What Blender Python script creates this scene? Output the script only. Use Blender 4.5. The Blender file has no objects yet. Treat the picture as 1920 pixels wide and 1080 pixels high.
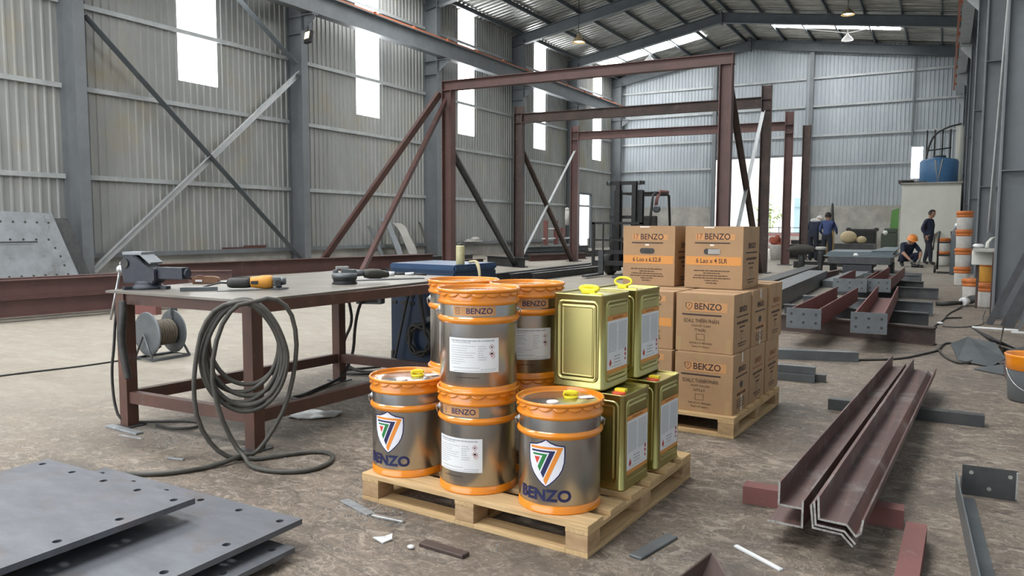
import bpy, bmesh, math, random
from mathutils import Vector, Matrix, Euler
random.seed(7)
S = bpy.context.scene
COL = S.collection
PI = math.pi
V = Vector
R = math.radians

# ------------------------------------------------------------ camera, world, light, exposure
cd = bpy.data.cameras.new('camera')
cam = bpy.data.objects.new('camera', cd); COL.objects.link(cam)
cd.sensor_fit = 'HORIZONTAL'; cd.sensor_width = 36.0
cd.lens = 36.0 * 1431.5 / 1920.0
cd.clip_start = 0.05; cd.clip_end = 500
_yaw, _pit, _rol = 0.5142568, 0.08185345, 0.00336173
_f = V((-math.sin(_yaw)*math.cos(_pit), math.cos(_yaw)*math.cos(_pit), -math.sin(_pit)))
_r = V((math.cos(_yaw), math.sin(_yaw), 0)); _u = _r.cross(_f)
_r2 = _r*math.cos(_rol) + _u*math.sin(_rol); _u2 = _r2.cross(_f)
cam.matrix_world = Matrix(((_r2.x,_u2.x,-_f.x,0),(_r2.y,_u2.y,-_f.y,0),(_r2.z,_u2.z,-_f.z,1.28),(0,0,0,1)))
S.camera = cam

w = bpy.data.worlds.new('world'); S.world = w; w.use_nodes = True
bg = w.node_tree.nodes['Background']
bg.inputs[0].default_value = (0.93, 0.96, 1.0, 1); bg.inputs[1].default_value = 2.3
SKYLIGHT = 14.0      # roof light sheets
WINDOW = 8.0         # wall light sheets
S.view_settings.view_transform = 'Standard'; S.view_settings.look = 'None'
S.view_settings.exposure = 0.72; S.view_settings.gamma = 1.0
S.view_settings.use_curve_mapping = False

def area(name, loc, rot, sx, sy, power, col=(1,1,1)):
    l = bpy.data.lights.new(name, 'AREA'); l.shape = 'RECTANGLE'; l.size = sx; l.size_y = sy
    l.energy = power; l.color = col
    o = bpy.data.objects.new(name, l); COL.objects.link(o); o.location = loc; o.rotation_euler = rot
    return o

# ------------------------------------------------------------ materials
MATS = {}
def mat(name, col, rough=0.6, metal=0.0, col2=None, scale=6.0, lo=0.35, hi=0.7, stretch=(1,1,1), bump=0.0, bscale=40.0,
        col3=None, scale3=2.0, lo3=0.5, hi3=0.7, detail=6.0, world=False, dist=0.0, spec=0.5, emit=None, estr=0, coat=0.0, rough2=None):
    if name in MATS: return MATS[name]
    m = bpy.data.materials.new(name); m.use_nodes = True
    nt = m.node_tree; N = nt.nodes; L = nt.links
    b = N['Principled BSDF']
    b.inputs['Base Color'].default_value = (*col, 1); b.inputs['Roughness'].default_value = rough
    b.inputs['Metallic'].default_value = metal; b.inputs['Specular IOR Level'].default_value = spec
    if coat: b.inputs['Coat Weight'].default_value = coat; b.inputs['Coat Roughness'].default_value = .15
    if emit:
        b.inputs['Emission Color'].default_value = (*emit, 1); b.inputs['Emission Strength'].default_value = estr
    if col2 or bump or col3:
        if world:
            g = N.new('ShaderNodeNewGeometry'); src = g.outputs['Position']
        else:
            g = N.new('ShaderNodeTexCoord'); src = g.outputs['Object']
        mp = N.new('ShaderNodeMapping'); mp.inputs['Scale'].default_value = stretch; L.new(src, mp.inputs[0])
        vec = mp.outputs[0]
    cur = None
    if col2:
        n = N.new('ShaderNodeTexNoise'); n.inputs['Scale'].default_value = scale; n.inputs['Detail'].default_value = detail
        n.inputs['Roughness'].default_value = .65; n.inputs['Distortion'].default_value = dist
        L.new(vec, n.inputs['Vector'])
        r = N.new('ShaderNodeMapRange'); r.inputs[1].default_value = lo; r.inputs[2].default_value = hi
        L.new(n.outputs['Fac'], r.inputs[0])
        mx = N.new('ShaderNodeMix'); mx.data_type = 'RGBA'
        mx.inputs['A'].default_value = (*col, 1); mx.inputs['B'].default_value = (*col2, 1)
        L.new(r.outputs[0], mx.inputs['Factor']); cur = mx.outputs['Result']
        if rough2 is not None:
            rr = N.new('ShaderNodeMapRange'); rr.inputs[3].default_value = rough; rr.inputs[4].default_value = rough2
            L.new(r.outputs[0], rr.inputs[0]); L.new(rr.outputs[0], b.inputs['Roughness'])
    if col3:
        n3 = N.new('ShaderNodeTexNoise'); n3.inputs['Scale'].default_value = scale3; n3.inputs['Detail'].default_value = 8
        n3.inputs['Roughness'].default_value = .7
        L.new(src, n3.inputs['Vector'])
        r3 = N.new('ShaderNodeMapRange'); r3.inputs[1].default_value = lo3; r3.inputs[2].default_value = hi3
        L.new(n3.outputs['Fac'], r3.inputs[0])
        m3 = N.new('ShaderNodeMix'); m3.data_type = 'RGBA'; m3.inputs['A'].default_value = (*col, 1); m3.inputs['B'].default_value = (*col3, 1)
        if cur: L.new(cur, m3.inputs['A'])
        L.new(r3.outputs[0], m3.inputs['Factor']); cur = m3.outputs['Result']
    if cur: L.new(cur, b.inputs['Base Color'])
    if bump:
        nb = N.new('ShaderNodeTexNoise'); nb.inputs['Scale'].default_value = bscale; nb.inputs['Detail'].default_value = 5
        L.new(vec, nb.inputs['Vector'])
        bp = N.new('ShaderNodeBump'); bp.inputs['Strength'].default_value = bump; bp.inputs['Distance'].default_value = .01
        L.new(nb.outputs['Fac'], bp.inputs['Height']); L.new(bp.outputs[0], b.inputs['Normal'])
    MATS[name] = m
    return m

M = {}
M['sheet'] = mat('galvanised_sheet', (.315,.32,.308), .5, .15, (.235,.243,.24), 1.3, .35,.7, (1,1,.35), col3=(.30,.265,.19), scale3=.55, lo3=.53, hi3=.75)
M['sheet_back'] = mat('bluish_sheet', (.40,.44,.47), .5, .1, (.31,.35,.38), 1.0, .35,.7, (1,1,.3))
M['roof'] = mat('roof_foil', (.24,.245,.24), .34, .6, (.72,.72,.69), 1.5, .45,.70, (.45,9,1), detail=10, rough2=.22)
M['frame_grey'] = mat('grey_painted_steel', (.165,.18,.192), .5, .1, (.125,.138,.148), 2.0, col3=(.25,.25,.235), scale3=.8, lo3=.62, hi3=.8)
M['frame_dark'] = mat('dark_grey_painted_steel', (.105,.12,.132), .5, .1, (.075,.088,.098), 2.0, col3=(.20,.205,.20), scale3=1.2, lo3=.66, hi3=.8)
M['girt'] = mat('galvanised_girt', (.44,.46,.465), .45, .2, (.31,.33,.335), 3.0, (.3), .7)
M['dwarf'] = mat('stained_concrete', (.44,.43,.40), .9, 0, (.25,.25,.235), 1.4, .35,.7, bump=.2, bscale=12, col3=(.33,.31,.27), scale3=.8)
M['red'] = mat('red_oxide_primer', (.125,.062,.055), .5, .1, (.075,.042,.038), 3.0, .3,.75, (1,1,1), col3=(.19,.155,.14), scale3=5, lo3=.6, hi3=.85)
M['red_bright'] = mat('bright_red_primer', (.20,.078,.068), .6, .05, (.14,.055,.05), 4.0, .3,.75, col3=(.24,.18,.16), scale3=9, lo3=.62, hi3=.8)
M['table'] = mat('red_brown_table_paint', (.125,.058,.042), .5, .15, (.07,.042,.035), 4, .35,.7, col3=(.17,.13,.11), scale3=6, lo3=.58, hi3=.8)
M['shaded_concrete'] = mat('shaded_yard_concrete', (.13,.13,.12), .9, 0, (.09,.09,.085), 2)  # darker copy of the concrete, shade put into its colour
M['bent'] = mat('worn_brown_primer', (.15,.082,.072), .5, .1, (.085,.052,.047), 1.0, .35,.6, (26,.7,26), col3=(.25,.235,.22), scale3=3.2, lo3=.52, hi3=.68)
M['rust'] = mat('brown_steel', (.10,.066,.056), .55, .3, (.05,.04,.037), 3, col3=(.15,.12,.105), scale3=4, lo3=.55, hi3=.8)
M['steel_dark'] = mat('mill_steel', (.06,.064,.068), .45, .4, (.10,.10,.10), 5, .4,.75, bump=.05)
M['steel_grey'] = mat('grey_mill_steel', (.15,.165,.175), .42, .4, (.09,.10,.105), 4, .35,.75)
M['plate'] = mat('blue_grey_plate', (.18,.192,.217), .40, .35, (.105,.11,.124), 2.2, .34,.72, (1,2.4,1), col3=(.155,.11,.095), scale3=2.2, lo3=.53, hi3=.70, rough2=.56, bump=.05, bscale=14)
M['plate_old'] = mat('old_plate', (.27,.295,.32), .55, .2, (.19,.205,.215), 3, .35,.7, col3=(.12,.11,.10), scale3=3.5, lo3=.57, hi3=.75)
M['edge'] = mat('cut_bright_edge', (.50,.50,.48), .4, .6, (.25,.24,.23), 60, .4,.65)
M['bright'] = mat('bright_scrap', (.62,.64,.64), .35, .7, (.35,.36,.36), 30)
M['white_strip'] = mat('white_metal', (.70,.72,.72), .4, .2)
M['black'] = mat('black_rubber', (.022,.022,.021), .55, 0, (.045,.044,.04), 20)
M['hose'] = mat('grey_hose', (.055,.053,.045), .5, 0, (.085,.08,.068), 14, .4,.7)
M['black_metal'] = mat('black_metal', (.016,.0165,.018), .5, 0, (.032,.032,.032), 9, spec=.3)
M['wood'] = mat('pine', (.62,.45,.26), .75, 0, (.48,.32,.165), 5, .35,.7, (2,2,26), bump=.12, bscale=9)
M['wood_x'] = mat('pine_along_x', (.66,.465,.245), .75, 0, (.46,.30,.14), 3, .38,.68, (1.2,22,22), bump=.1, bscale=6, col3=(.30,.19,.10), scale3=9, lo3=.66, hi3=.78)
M['wood_y'] = mat('pine_along_y', (.62,.435,.23), .75, 0, (.42,.275,.13), 3, .38,.68, (22,1.2,22), bump=.1, bscale=6, col3=(.30,.19,.10), scale3=9, lo3=.66, hi3=.78)
M['block'] = mat('pine_block', (.50,.34,.19), .8, 0, (.32,.20,.10), 9, .35,.7, (1,1,3), bump=.15, bscale=40, col3=(.16,.10,.06), scale3=14, lo3=.62, hi3=.75)
M['card'] = mat('cardboard', (.415,.262,.142), .85, 0, (.375,.232,.125), 7, .35,.7, bump=.03, bscale=30)
M['tape'] = mat('packing_tape', (.44,.30,.16), .25, 0)
M['tape_clear'] = mat('clear_tape_scrap', (.72,.66,.56), .3, 0)
M['ink'] = mat('dark_ink', (.045,.028,.03), .7)
M['ink_soft'] = mat('brown_ink', (.095,.055,.036), .8)
M['ink_orange'] = mat('orange_print', (.66,.29,.075), .7)
M['ink_orange_pale'] = mat('pale_orange_print', (.56,.29,.12), .75)
M['ink_rust'] = mat('rust_print', (.30,.10,.045), .75)
M['steel_pail'] = mat('tinplate', (.56,.56,.55), .22, 1.0, (.45,.45,.44), 2.2, .3,.7, (1,1,.15), rough2=.32)
M['orange'] = mat('orange_enamel', (.80,.262,.010), .24, 0, (.74,.23,.010), 8, .3,.7, coat=.6)
M['yellow'] = mat('yellow_plastic', (.86,.74,.03), .4, 0)
M['redcap'] = mat('red_seal', (.75,.10,.045), .45, 0)
M['cap_white'] = mat('pale_seal', (.80,.72,.66), .5, 0)
M['gold'] = mat('gold_lacquered_tin', (.53,.485,.20), .27, 1.0, (.46,.42,.165), 3, .3,.7, rough2=.36)
M['paper'] = mat('label_paper', (.78,.79,.80), .55)
M['paper_grey'] = mat('grey_label_text', (.42,.43,.45), .7)
M['navy'] = mat('navy_print', (.012,.016,.085), .5)
M['green'] = mat('green_print', (.015,.20,.045), .5)
M['red_print'] = mat('red_print', (.62,.06,.03), .5)
M['orange_print'] = mat('logo_orange', (.80,.27,.03), .5)
M['white_print'] = mat('white_print', (.80,.80,.86), .45)
M['hazard'] = mat('hazard_red', (.50,.05,.05), .6)
M['blue_machine'] = mat('blue_machine_paint', (.012,.036,.085), .4, .1, (.008,.022,.055), 3, .35,.7)
M['blue_top'] = mat('blue_machine_lid', (.02,.065,.15), .4, .1, (.014,.045,.11), 4)
M['vise'] = mat('blue_grey_cast_iron', (.020,.025,.038), .5, .1, (.035,.04,.052), 12)
M['tool_orange'] = mat('tool_orange', (.62,.27,.03), .45, 0, (.40,.20,.05), 25, .5, .75)
M['tabletop'] = mat('worn_table_plate', (.165,.152,.132), .45, .25, (.25,.235,.205), 3, .4,.75, (1,2.5,1), col3=(.10,.09,.08), scale3=4, lo3=.6, hi3=.8)
M['plaster'] = mat('cream_plaster', (.66,.67,.60), .85, 0, (.60,.61,.55), 2)
M['tank'] = mat('blue_plastic', (.07,.185,.36), .5, 0, (.055,.15,.30), 4)
M['rail'] = mat('orange_conductor_rail', (.38,.115,.05), .55)
M['navy_cloth'] = mat('navy_cloth', (.016,.022,.042), .9, 0, (.024,.032,.06), 30)
M['blue_cloth'] = mat('blue_cloth', (.06,.09,.215), .9, 0, (.045,.07,.17), 25)
M['dark_cloth'] = mat('dark_trousers', (.028,.034,.05), .9, 0, (.02,.024,.035), 25)
M['white_cloth'] = mat('white_cloth', (.70,.70,.70), .9)
M['skin'] = mat('skin', (.38,.21,.145), .6)
M['hair'] = mat('black_hair', (.012,.011,.011), .7)
M['shoe'] = mat('dark_shoe', (.03,.027,.025), .6)
M['glove'] = mat('work_glove', (.16,.16,.15), .9)
M['helmet'] = mat('orange_helmet', (.78,.25,.04), .3, 0, coat=.3)
M['white_pl'] = mat('white_plastic', (.62,.61,.58), .5, 0, (.5,.49,.46), 9)
M['pail_orange'] = mat('dull_orange_plastic', (.55,.17,.035), .5, 0, (.42,.12,.03), 12)
M['pail_yellow'] = mat('yellow_orange_plastic', (.60,.31,.05), .5)
M['green_paint'] = mat('green_paint', (.10,.27,.06), .5)
M['dark_green'] = mat('dark_green_machine', (.035,.06,.035), .5, .1, (.05,.06,.05), 9)
M['sack'] = mat('cream_sack', (.62,.52,.33), .9, 0, (.52,.43,.27), 12)
M['cylinder_ochre'] = mat('ochre_cylinder', (.42,.27,.10), .5)
M['glass_lamp'] = mat('lamp_face', (.7,.62,.4), .3, 0, emit=(1,.86,.55), estr=1.2)
M['lamp_hot'] = mat('lit_lamp', (.9,.85,.7), .3, 0, emit=(1,.86,.58), estr=6)
M['lamp_shade'] = mat('lamp_shade', (.34,.27,.16), .35, .5)
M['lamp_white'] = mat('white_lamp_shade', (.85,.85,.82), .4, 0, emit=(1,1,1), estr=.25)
M['hydr'] = mat('hydraulic_cream_hose', (.55,.48,.28), .5)
M['debris'] = mat('grey_debris', (.20,.215,.225), .5, .3, (.32,.34,.35), 30)
M['ground_out'] = mat('pale_yard', (.62,.60,.55), .9)
M['out_wall'] = mat('pale_building', (.80,.79,.76), .9)
M['out_glass'] = mat('pale_blue_panel', (.38,.52,.56), .4)
M['leaf'] = mat('yard_foliage', (.30,.38,.14), .8, 0, (.40,.46,.22), 8)
M['dust'] = mat('grey_dust', (.10,.105,.115), .9, 0, (.16,.16,.16), 40)

def lightsheet(name, strength, col=(1,1,1)):
    m = bpy.data.materials.new(name); m.use_nodes = True; nt = m.node_tree
    b = nt.nodes['Principled BSDF']; b.inputs['Base Color'].default_value = (.85,.85,.84,1); b.inputs['Roughness'].default_value = .6
    b.inputs['Emission Color'].default_value = (*col,1); b.inputs['Emission Strength'].default_value = strength
    return m
M['skylight'] = lightsheet('daylit_roof_sheet', SKYLIGHT, (1,1,.99))
M['window'] = lightsheet('daylit_wall_sheet', WINDOW, (.98,1,1))

def floor_material():
    m = bpy.data.materials.new('dusty_concrete'); m.use_nodes = True; nt = m.node_tree; N = nt.nodes; L = nt.links
    b = N['Principled BSDF']
    g = N.new('ShaderNodeNewGeometry')
    def mapped(scale, rot=0):
        mp = N.new('ShaderNodeMapping'); mp.inputs['Scale'].default_value = scale; mp.inputs['Rotation'].default_value = (0,0,rot)
        L.new(g.outputs['Position'], mp.inputs[0]); return mp.outputs[0]
    def noise(vec, sc, det=8, ro=.65, di=0):
        n = N.new('ShaderNodeTexNoise'); n.inputs['Scale'].default_value = sc; n.inputs['Detail'].default_value = det
        n.inputs['Roughness'].default_value = ro; n.inputs['Distortion'].default_value = di; L.new(vec, n.inputs['Vector']); return n.outputs['Fac']
    def rng(x, a, b2, c=0, d=1):
        r = N.new('ShaderNodeMapRange'); r.inputs[1].default_value = a; r.inputs[2].default_value = b2
        r.inputs[3].default_value = c; r.inputs[4].default_value = d; L.new(x, r.inputs[0]); return r.outputs[0]
    def mix(f, a, b2):
        x = N.new('ShaderNodeMix'); x.data_type = 'RGBA'
        for k, v in (('A', a), ('B', b2)):
            if isinstance(v, tuple): x.inputs[k].default_value = (*v, 1)
            else: L.new(v, x.inputs[k])
        if isinstance(f, float): x.inputs['Factor'].default_value = f
        else: L.new(f, x.inputs['Factor'])
        return x.outputs['Result']
    def math2(op, a, b2):
        x = N.new('ShaderNodeMath'); x.operation = op
        for i, v in enumerate((a, b2)):
            if isinstance(v, (int, float)): x.inputs[i].default_value = v
            else: L.new(v, x.inputs[i])
        return x.outputs[0]
    sweep = noise(mapped((1,1.9,1), R(28)), 2.6, 10, .70, 2.2)
    c = mix(rng(sweep, .36, .64), (.088,.071,.058), (.215,.173,.134))
    fine = noise(mapped((1,1,1)), 26, 6, .7, .6)
    c = mix(rng(fine, .5, .72, 0, .4), c, (.29,.245,.195))
    curl = noise(mapped((1,1.5,1), R(28)), 5.5, 3, .55, 2.6)
    line = math2('ABSOLUTE', math2('SUBTRACT', curl, .5), 0)
    c = mix(rng(line, .0, .018, .7, 0), c, (.40,.35,.285))
    curl2 = noise(mapped((1,1.3,1), R(75)), 4.0, 2, .5, 3.4)
    line2 = math2('ABSOLUTE', math2('SUBTRACT', curl2, .52), 0)
    c = mix(rng(line2, .0, .012, .75, 0), c, (.045,.038,.033))
    patch = noise(mapped((1,1.6,1), R(28)), 7.5, 9, .72, 1.2)
    c = mix(rng(patch, .53, .61, 0, .72), c, (.345,.295,.238))
    dark = noise(mapped((1,1,1)), 1.1, 7, .7, .8)
    c = mix(rng(dark, .50, .72, 0, .8), c, (.075,.066,.058))
    # pale dust and daylight sheen, both put into the colour, left and far
    sep = N.new('ShaderNodeSeparateXYZ'); L.new(g.outputs['Position'], sep.inputs[0])
    big = noise(mapped((1,1,1)), .35, 5, .6, .5)
    reach = math2('ADD', math2('MULTIPLY', sep.outputs['X'], -.28), math2('MULTIPLY', sep.outputs['Y'], .085))
    reach = math2('ADD', reach, math2('MULTIPLY', math2('SUBTRACT', big, .5), 1.6))
    pale = mix(rng(noise(mapped((1,2.2,1), R(20)), 2.4, 8, .65, .8), .35, .7), (.265,.24,.198), (.345,.32,.272))
    c = mix(rng(reach, 1.35, 2.3, 0, .92), c, pale)
    L.new(c, b.inputs['Base Color'])
    rr = rng(sweep, .3, .7, .48, .72); L.new(rr, b.inputs['Roughness'])
    b.inputs['Specular IOR Level'].default_value = .35
    bp = N.new('ShaderNodeBump'); bp.inputs['Strength'].default_value = .35; bp.inputs['Distance'].default_value = .012
    h = math2('ADD', sweep, math2('MULTIPLY', fine, .35)); L.new(h, bp.inputs['Height']); L.new(bp.outputs[0], b.inputs['Normal'])
    return m
M['floor'] = floor_material()

# ------------------------------------------------------------ mesh helpers
class MB:
    def __init__(s): s.bm = bmesh.new()
    def box(s, c, d, rz=0, rot=None, bevel=0, mi=0):
        g = bmesh.ops.create_cube(s.bm, size=1)
        vs = g['verts']
        m = Matrix.Translation(c) @ (rot.to_matrix().to_4x4() if rot else Matrix.Rotation(rz, 4, 'Z')) @ Matrix.Diagonal((d[0], d[1], d[2], 1))
        bmesh.ops.transform(s.bm, matrix=m, verts=vs)
        fs = set(f for v in vs for f in v.link_faces)
        for f in fs: f.material_index = mi
        if bevel:
            es = list(set(e for v in vs for e in v.link_edges))
            bmesh.ops.bevel(s.bm, geom=es, offset=bevel, segments=2, affect='EDGES', profile=.7)
        return s
    def ext(s, prof, p0, p1, up=(0,0,1), smooth=False, cap=True):
        p0 = V(p0); p1 = V(p1); d = (p1-p0).normalized(); u = V(up); u = (u - d*u.dot(d)).normalized(); sd = d.cross(u)
        a = [s.bm.verts.new(p0 + sd*x + u*y) for x, y in prof]
        b = [s.bm.verts.new(p1 + sd*x + u*y) for x, y in prof]
        n = len(prof); fs = []
        for i in range(n):
            j = (i+1) % n
            f = s.bm.faces.new((a[i], b[i], b[j], a[j])); f.smooth = smooth; fs.append(f)
        if cap:
            s.bm.faces.new(a); s.bm.faces.new(b[::-1])
        return s
    def tube(s, pts, r, seg=8, closed=False, rs=None, cap=True):
        pts = [V(p) for p in pts]; n = len(pts); rings = []; prev = None
        for i, p in enumerate(pts):
            if closed: t = (pts[(i+1) % n] - pts[i-1]).normalized()
            else: t = (pts[min(i+1, n-1)] - pts[max(i-1, 0)]).normalized()
            if prev is None:
                a = V((0,0,1)) if abs(t.z) < .9 else V((1,0,0)); x = t.cross(a).normalized()
            else:
                x = prev - t*prev.dot(t)
                x = x.normalized() if x.length > 1e-6 else t.orthogonal().normalized()
            prev = x; y = t.cross(x); rr = rs[i] if rs else r
            rings.append([s.bm.verts.new(p + (x*math.cos(2*PI*k/seg) + y*math.sin(2*PI*k/seg))*rr) for k in range(seg)])
        for i in range(n if closed else n-1):
            A, B = rings[i], rings[(i+1) % n]
            for k in range(seg):
                f = s.bm.faces.new((A[k], A[(k+1) % seg], B[(k+1) % seg], B[k])); f.smooth = True
        if not closed and cap:
            s.bm.faces.new(rings[0][::-1]); s.bm.faces.new(rings[-1])
        return s
    def lathe(s, prof, c=(0,0,0), seg=48, axis=None, cap=True, flute=None, smooth=True, mi=0):
        c = V(c); q = V((0,0,1)).rotation_difference(V(axis)).to_matrix() if axis else Matrix.Identity(3)
        rings = []
        for r, z in prof:
            ring = []
            for k in range(seg):
                a = 2*PI*k/seg
                zz = z + (flute(r, z, a) if flute else 0)
                ring.append(s.bm.verts.new(c + q @ V((r*math.cos(a), r*math.sin(a), zz))))
            rings.append(ring)
        for A, B in zip(rings, rings[1:]):
            for k in range(seg):
                f = s.bm.faces.new((A[k], A[(k+1) % seg], B[(k+1) % seg], B[k])); f.smooth = smooth; f.material_index = mi
        if cap:
            f = s.bm.faces.new(rings[0][::-1]); f.material_index = mi
            f = s.bm.faces.new(rings[-1]); f.material_index = mi
        return s
    def cyl(s, p0, p1, r, r2=None, seg=20, mi=0):
        p0 = V(p0); p1 = V(p1); d = p1-p0
        return s.lathe([(r, 0), (r if r2 is None else r2, d.length)], p0, seg, d.normalized(), mi=mi)
    def sph(s, c, r, sc=(1,1,1), rot=None, seg=16, mi=0):
        g = bmesh.ops.create_uvsphere(s.bm, u_segments=seg, v_segments=max(6, seg*2//3), radius=r)
        m = Matrix.Translation(c) @ (rot.to_matrix().to_4x4() if rot else Matrix.Identity(4)) @ Matrix.Diagonal((*sc, 1))
        bmesh.ops.transform(s.bm, matrix=m, verts=g['verts'])
        for f in set(f for v in g['verts'] for f in v.link_faces): f.smooth = True; f.material_index = mi
        return s
    def poly(s, pts, t=0, n=None):
        vs = [s.bm.verts.new(p) for p in pts]; f = s.bm.faces.new(vs)
        if t:
            f.normal_update(); nn = V(n) if n else f.normal
            g = bmesh.ops.extrude_face_region(s.bm, geom=[f])
            bmesh.ops.translate(s.bm, vec=nn*t, verts=[e for e in g['geom'] if isinstance(e, bmesh.types.BMVert)])
        return s
    def add(s, other, m=None):
        me = bpy.data.meshes.new('tmp'); other.bm.to_mesh(me)
        k0 = len(s.bm.verts); s.bm.from_mesh(me); bpy.data.meshes.remove(me)
        if m is not None:
            s.bm.verts.ensure_lookup_table(); bmesh.ops.transform(s.bm, matrix=m, verts=s.bm.verts[k0:])
        return s

def obj(name, mb, m, parent=None, normals=True):
    if normals: bmesh.ops.recalc_face_normals(mb.bm, faces=mb.bm.faces)
    me = bpy.data.meshes.new(name); mb.bm.to_mesh(me); mb.bm.free()
    for x in (m if isinstance(m, (list, tuple)) else [m]): me.materials.append(x)
    o = bpy.data.objects.new(name, me); COL.objects.link(o)
    if parent: o.parent = parent
    return o
def thing(name, label, cat, loc=(0,0,0), rz=0, group=None):
    o = bpy.data.objects.new(name, None); COL.objects.link(o); o.empty_display_size = .1
    o.location = loc; o.rotation_euler = (0,0,rz); o['label'] = label; o['category'] = cat
    if group: o['group'] = group
    return o
def tag(o, label, cat, group=None, kind=None):
    if label: o['label'] = label
    if cat: o['category'] = cat
    if group: o['group'] = group
    if kind: o['kind'] = kind
    return o
def recentre(o):
    me = o.data; xs = [v.co for v in me.vertices]
    lo = V((min(v.x for v in xs), min(v.y for v in xs), min(v.z for v in xs))); hi = V((max(v.x for v in xs), max(v.y for v in xs), max(v.z for v in xs)))
    c = V(((lo.x+hi.x)/2, (lo.y+hi.y)/2, lo.z)); me.transform(Matrix.Translation(-c)); o.location = c
    return o
def solo(name, mb, m, label, cat, group=None, kind=None):
    return tag(recentre(obj(name, mb, m)), label, cat, group, kind)
def struct(name, mb, m, parent=None):
    o = obj(name, mb, m, parent)
    if not parent: o['kind'] = 'structure'
    return o
def dup(root, loc, rz=None, label=None, group=None):
    r = root.copy(); COL.objects.link(r); r.location = loc
    if rz is not None: r.rotation_euler = (0,0,rz)
    if label: r['label'] = label
    if group: r['group'] = group
    for ch in list(root.children):
        c = ch.copy(); COL.objects.link(c); c.parent = r
        for g in ch.children:
            d = g.copy(); COL.objects.link(d); d.parent = c
    return r

def prof_I(h, b, tf, tw):
    x = b/2; t = tw/2; y = h/2
    return [(-x,-y),(x,-y),(x,-y+tf),(t,-y+tf),(t,y-tf),(x,y-tf),(x,y),(-x,y),(-x,y-tf),(-t,y-tf),(-t,-y+tf),(-x,-y+tf)]
def prof_C(h, b, t):       # web at left, flanges to +x
    y = h/2
    return [(0,-y),(b,-y),(b,-y+t),(t,-y+t),(t,y-t),(b,y-t),(b,y),(0,y)]
def prof_G(h, b, t):       # C with its web on the +x side
    return [(b-x, y) for x, y in prof_C(h, b, t)][::-1]
def prof_L(a, b, t): return [(0,0),(a,0),(a,t),(t,t),(t,b),(0,b)]
def prof_R(w_, h): return [(-w_/2,-h/2),(w_/2,-h/2),(w_/2,h/2),(-w_/2,h/2)]
def prof_line(pts, t):     # bent sheet of thickness t following an open line
    n = len(pts); P = [V(p) for p in pts]; off = []
    for i in range(n):
        ds = []
        if i: ds.append((P[i]-P[i-1]).normalized())
        if i < n-1: ds.append((P[i+1]-P[i]).normalized())
        nn = sum((V((-d.y, d.x)) for d in ds), V((0,0))).normalized()
        k = nn.dot(V((-ds[0].y, ds[0].x)))
        off.append(P[i] + nn*(t/max(k,.4)))
    return [tuple(p) for p in P] + [tuple(p) for p in off[::-1]]

_txt = {}
def text2d(s, size=1.0, bold=0.0, align='CENTER'):
    k = (s, bold, align)
    if k not in _txt:
        cu = bpy.data.curves.new('t', 'FONT'); cu.body = s; cu.align_x = align; cu.align_y = 'CENTER'; cu.offset = bold; cu.resolution_u = 3
        o = bpy.data.objects.new('t', cu); COL.objects.link(o)
        dg = bpy.context.evaluated_depsgraph_get(); dg.update()
        me = bpy.data.meshes.new_from_object(o.evaluated_get(dg))
        _txt[k] = ([tuple(v.co) for v in me.vertices], [tuple(p.vertices) for p in me.polygons])
        bpy.data.objects.remove(o); bpy.data.curves.remove(cu); bpy.data.meshes.remove(me)
    vs, fs = _txt[k]
    return [(x*size, y*size) for x, y, z in vs], fs
class FLAT:
    """Flat artwork in (u, v) metres that is laid on a face or wrapped round a pail."""
    def __init__(s): s.bm = bmesh.new()
    def text(s, t, u, v, size, bold=0.0, width=None, align='CENTER'):
        vs, fs = text2d(t, size, bold, align)
        if not vs: return s
        k = 1
        if width:
            w0 = max(x for x, y in vs) - min(x for x, y in vs); k = width/w0
        V3 = [s.bm.verts.new((u+x*k, v+y, 0)) for x, y in vs]
        for f in fs:
            try: s.bm.faces.new([V3[i] for i in f])
            except ValueError: pass
        return s
    def rect(s, u0, v0, u1, v1, z=0):
        s.bm.faces.new([s.bm.verts.new(p) for p in ((u0,v0,z),(u1,v0,z),(u1,v1,z),(u0,v1,z))]); return s
    def poly(s, pts, z=0):
        s.bm.faces.new([s.bm.verts.new((x, y, z)) for x, y in pts]); return s
    def frame(s, u0, v0, u1, v1, t):
        return s.rect(u0,v0,u1,v0+t).rect(u0,v1-t,u1,v1).rect(u0,v0,u0+t,v1).rect(u1-t,v0,u1,v1)
    def diamond(s, u, v, r, t):
        for i in range(4):
            a, b = i*PI/2, (i+1)*PI/2
            s.poly([(u+r*math.cos(a), v+r*math.sin(a)), (u+r*math.cos(b), v+r*math.sin(b)), (u+(r-t)*math.cos(b), v+(r-t)*math.sin(b)), (u+(r-t)*math.cos(a), v+(r-t)*math.sin(a))])
        return s
    def words(s, u0, u1, v, h, rnd, gap=.35):
        u = u0
        while u < u1 - h:
            l = h*rnd.uniform(1.2, 5); e = min(u+l, u1); s.rect(u, v-h/2, e, v+h/2); u = e + h*gap*2
        return s
    def wrap(s, rad, step=.012):
        us = [v.co.x for v in s.bm.verts]; u = min(us) + step
        while u < max(us):
            bmesh.ops.bisect_plane(s.bm, geom=list(s.bm.verts)+list(s.bm.edges)+list(s.bm.faces), plane_co=(u,0,0), plane_no=(1,0,0)); u += step
        for v in s.bm.verts:
            a = v.co.x/rad; v.co = V((math.sin(a)*(rad+v.co.z), -math.cos(a)*(rad+v.co.z), v.co.y))
        for f in s.bm.faces: f.smooth = True
        return s
    def front(s, y):           # on a face looking to -Y
        for v in s.bm.verts: v.co = V((v.co.x, y - v.co.z, v.co.y))
        return s
    def right(s, x):           # on a face looking to +X
        for v in s.bm.verts: v.co = V((x + v.co.z, v.co.x, v.co.y))
        return s
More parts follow.
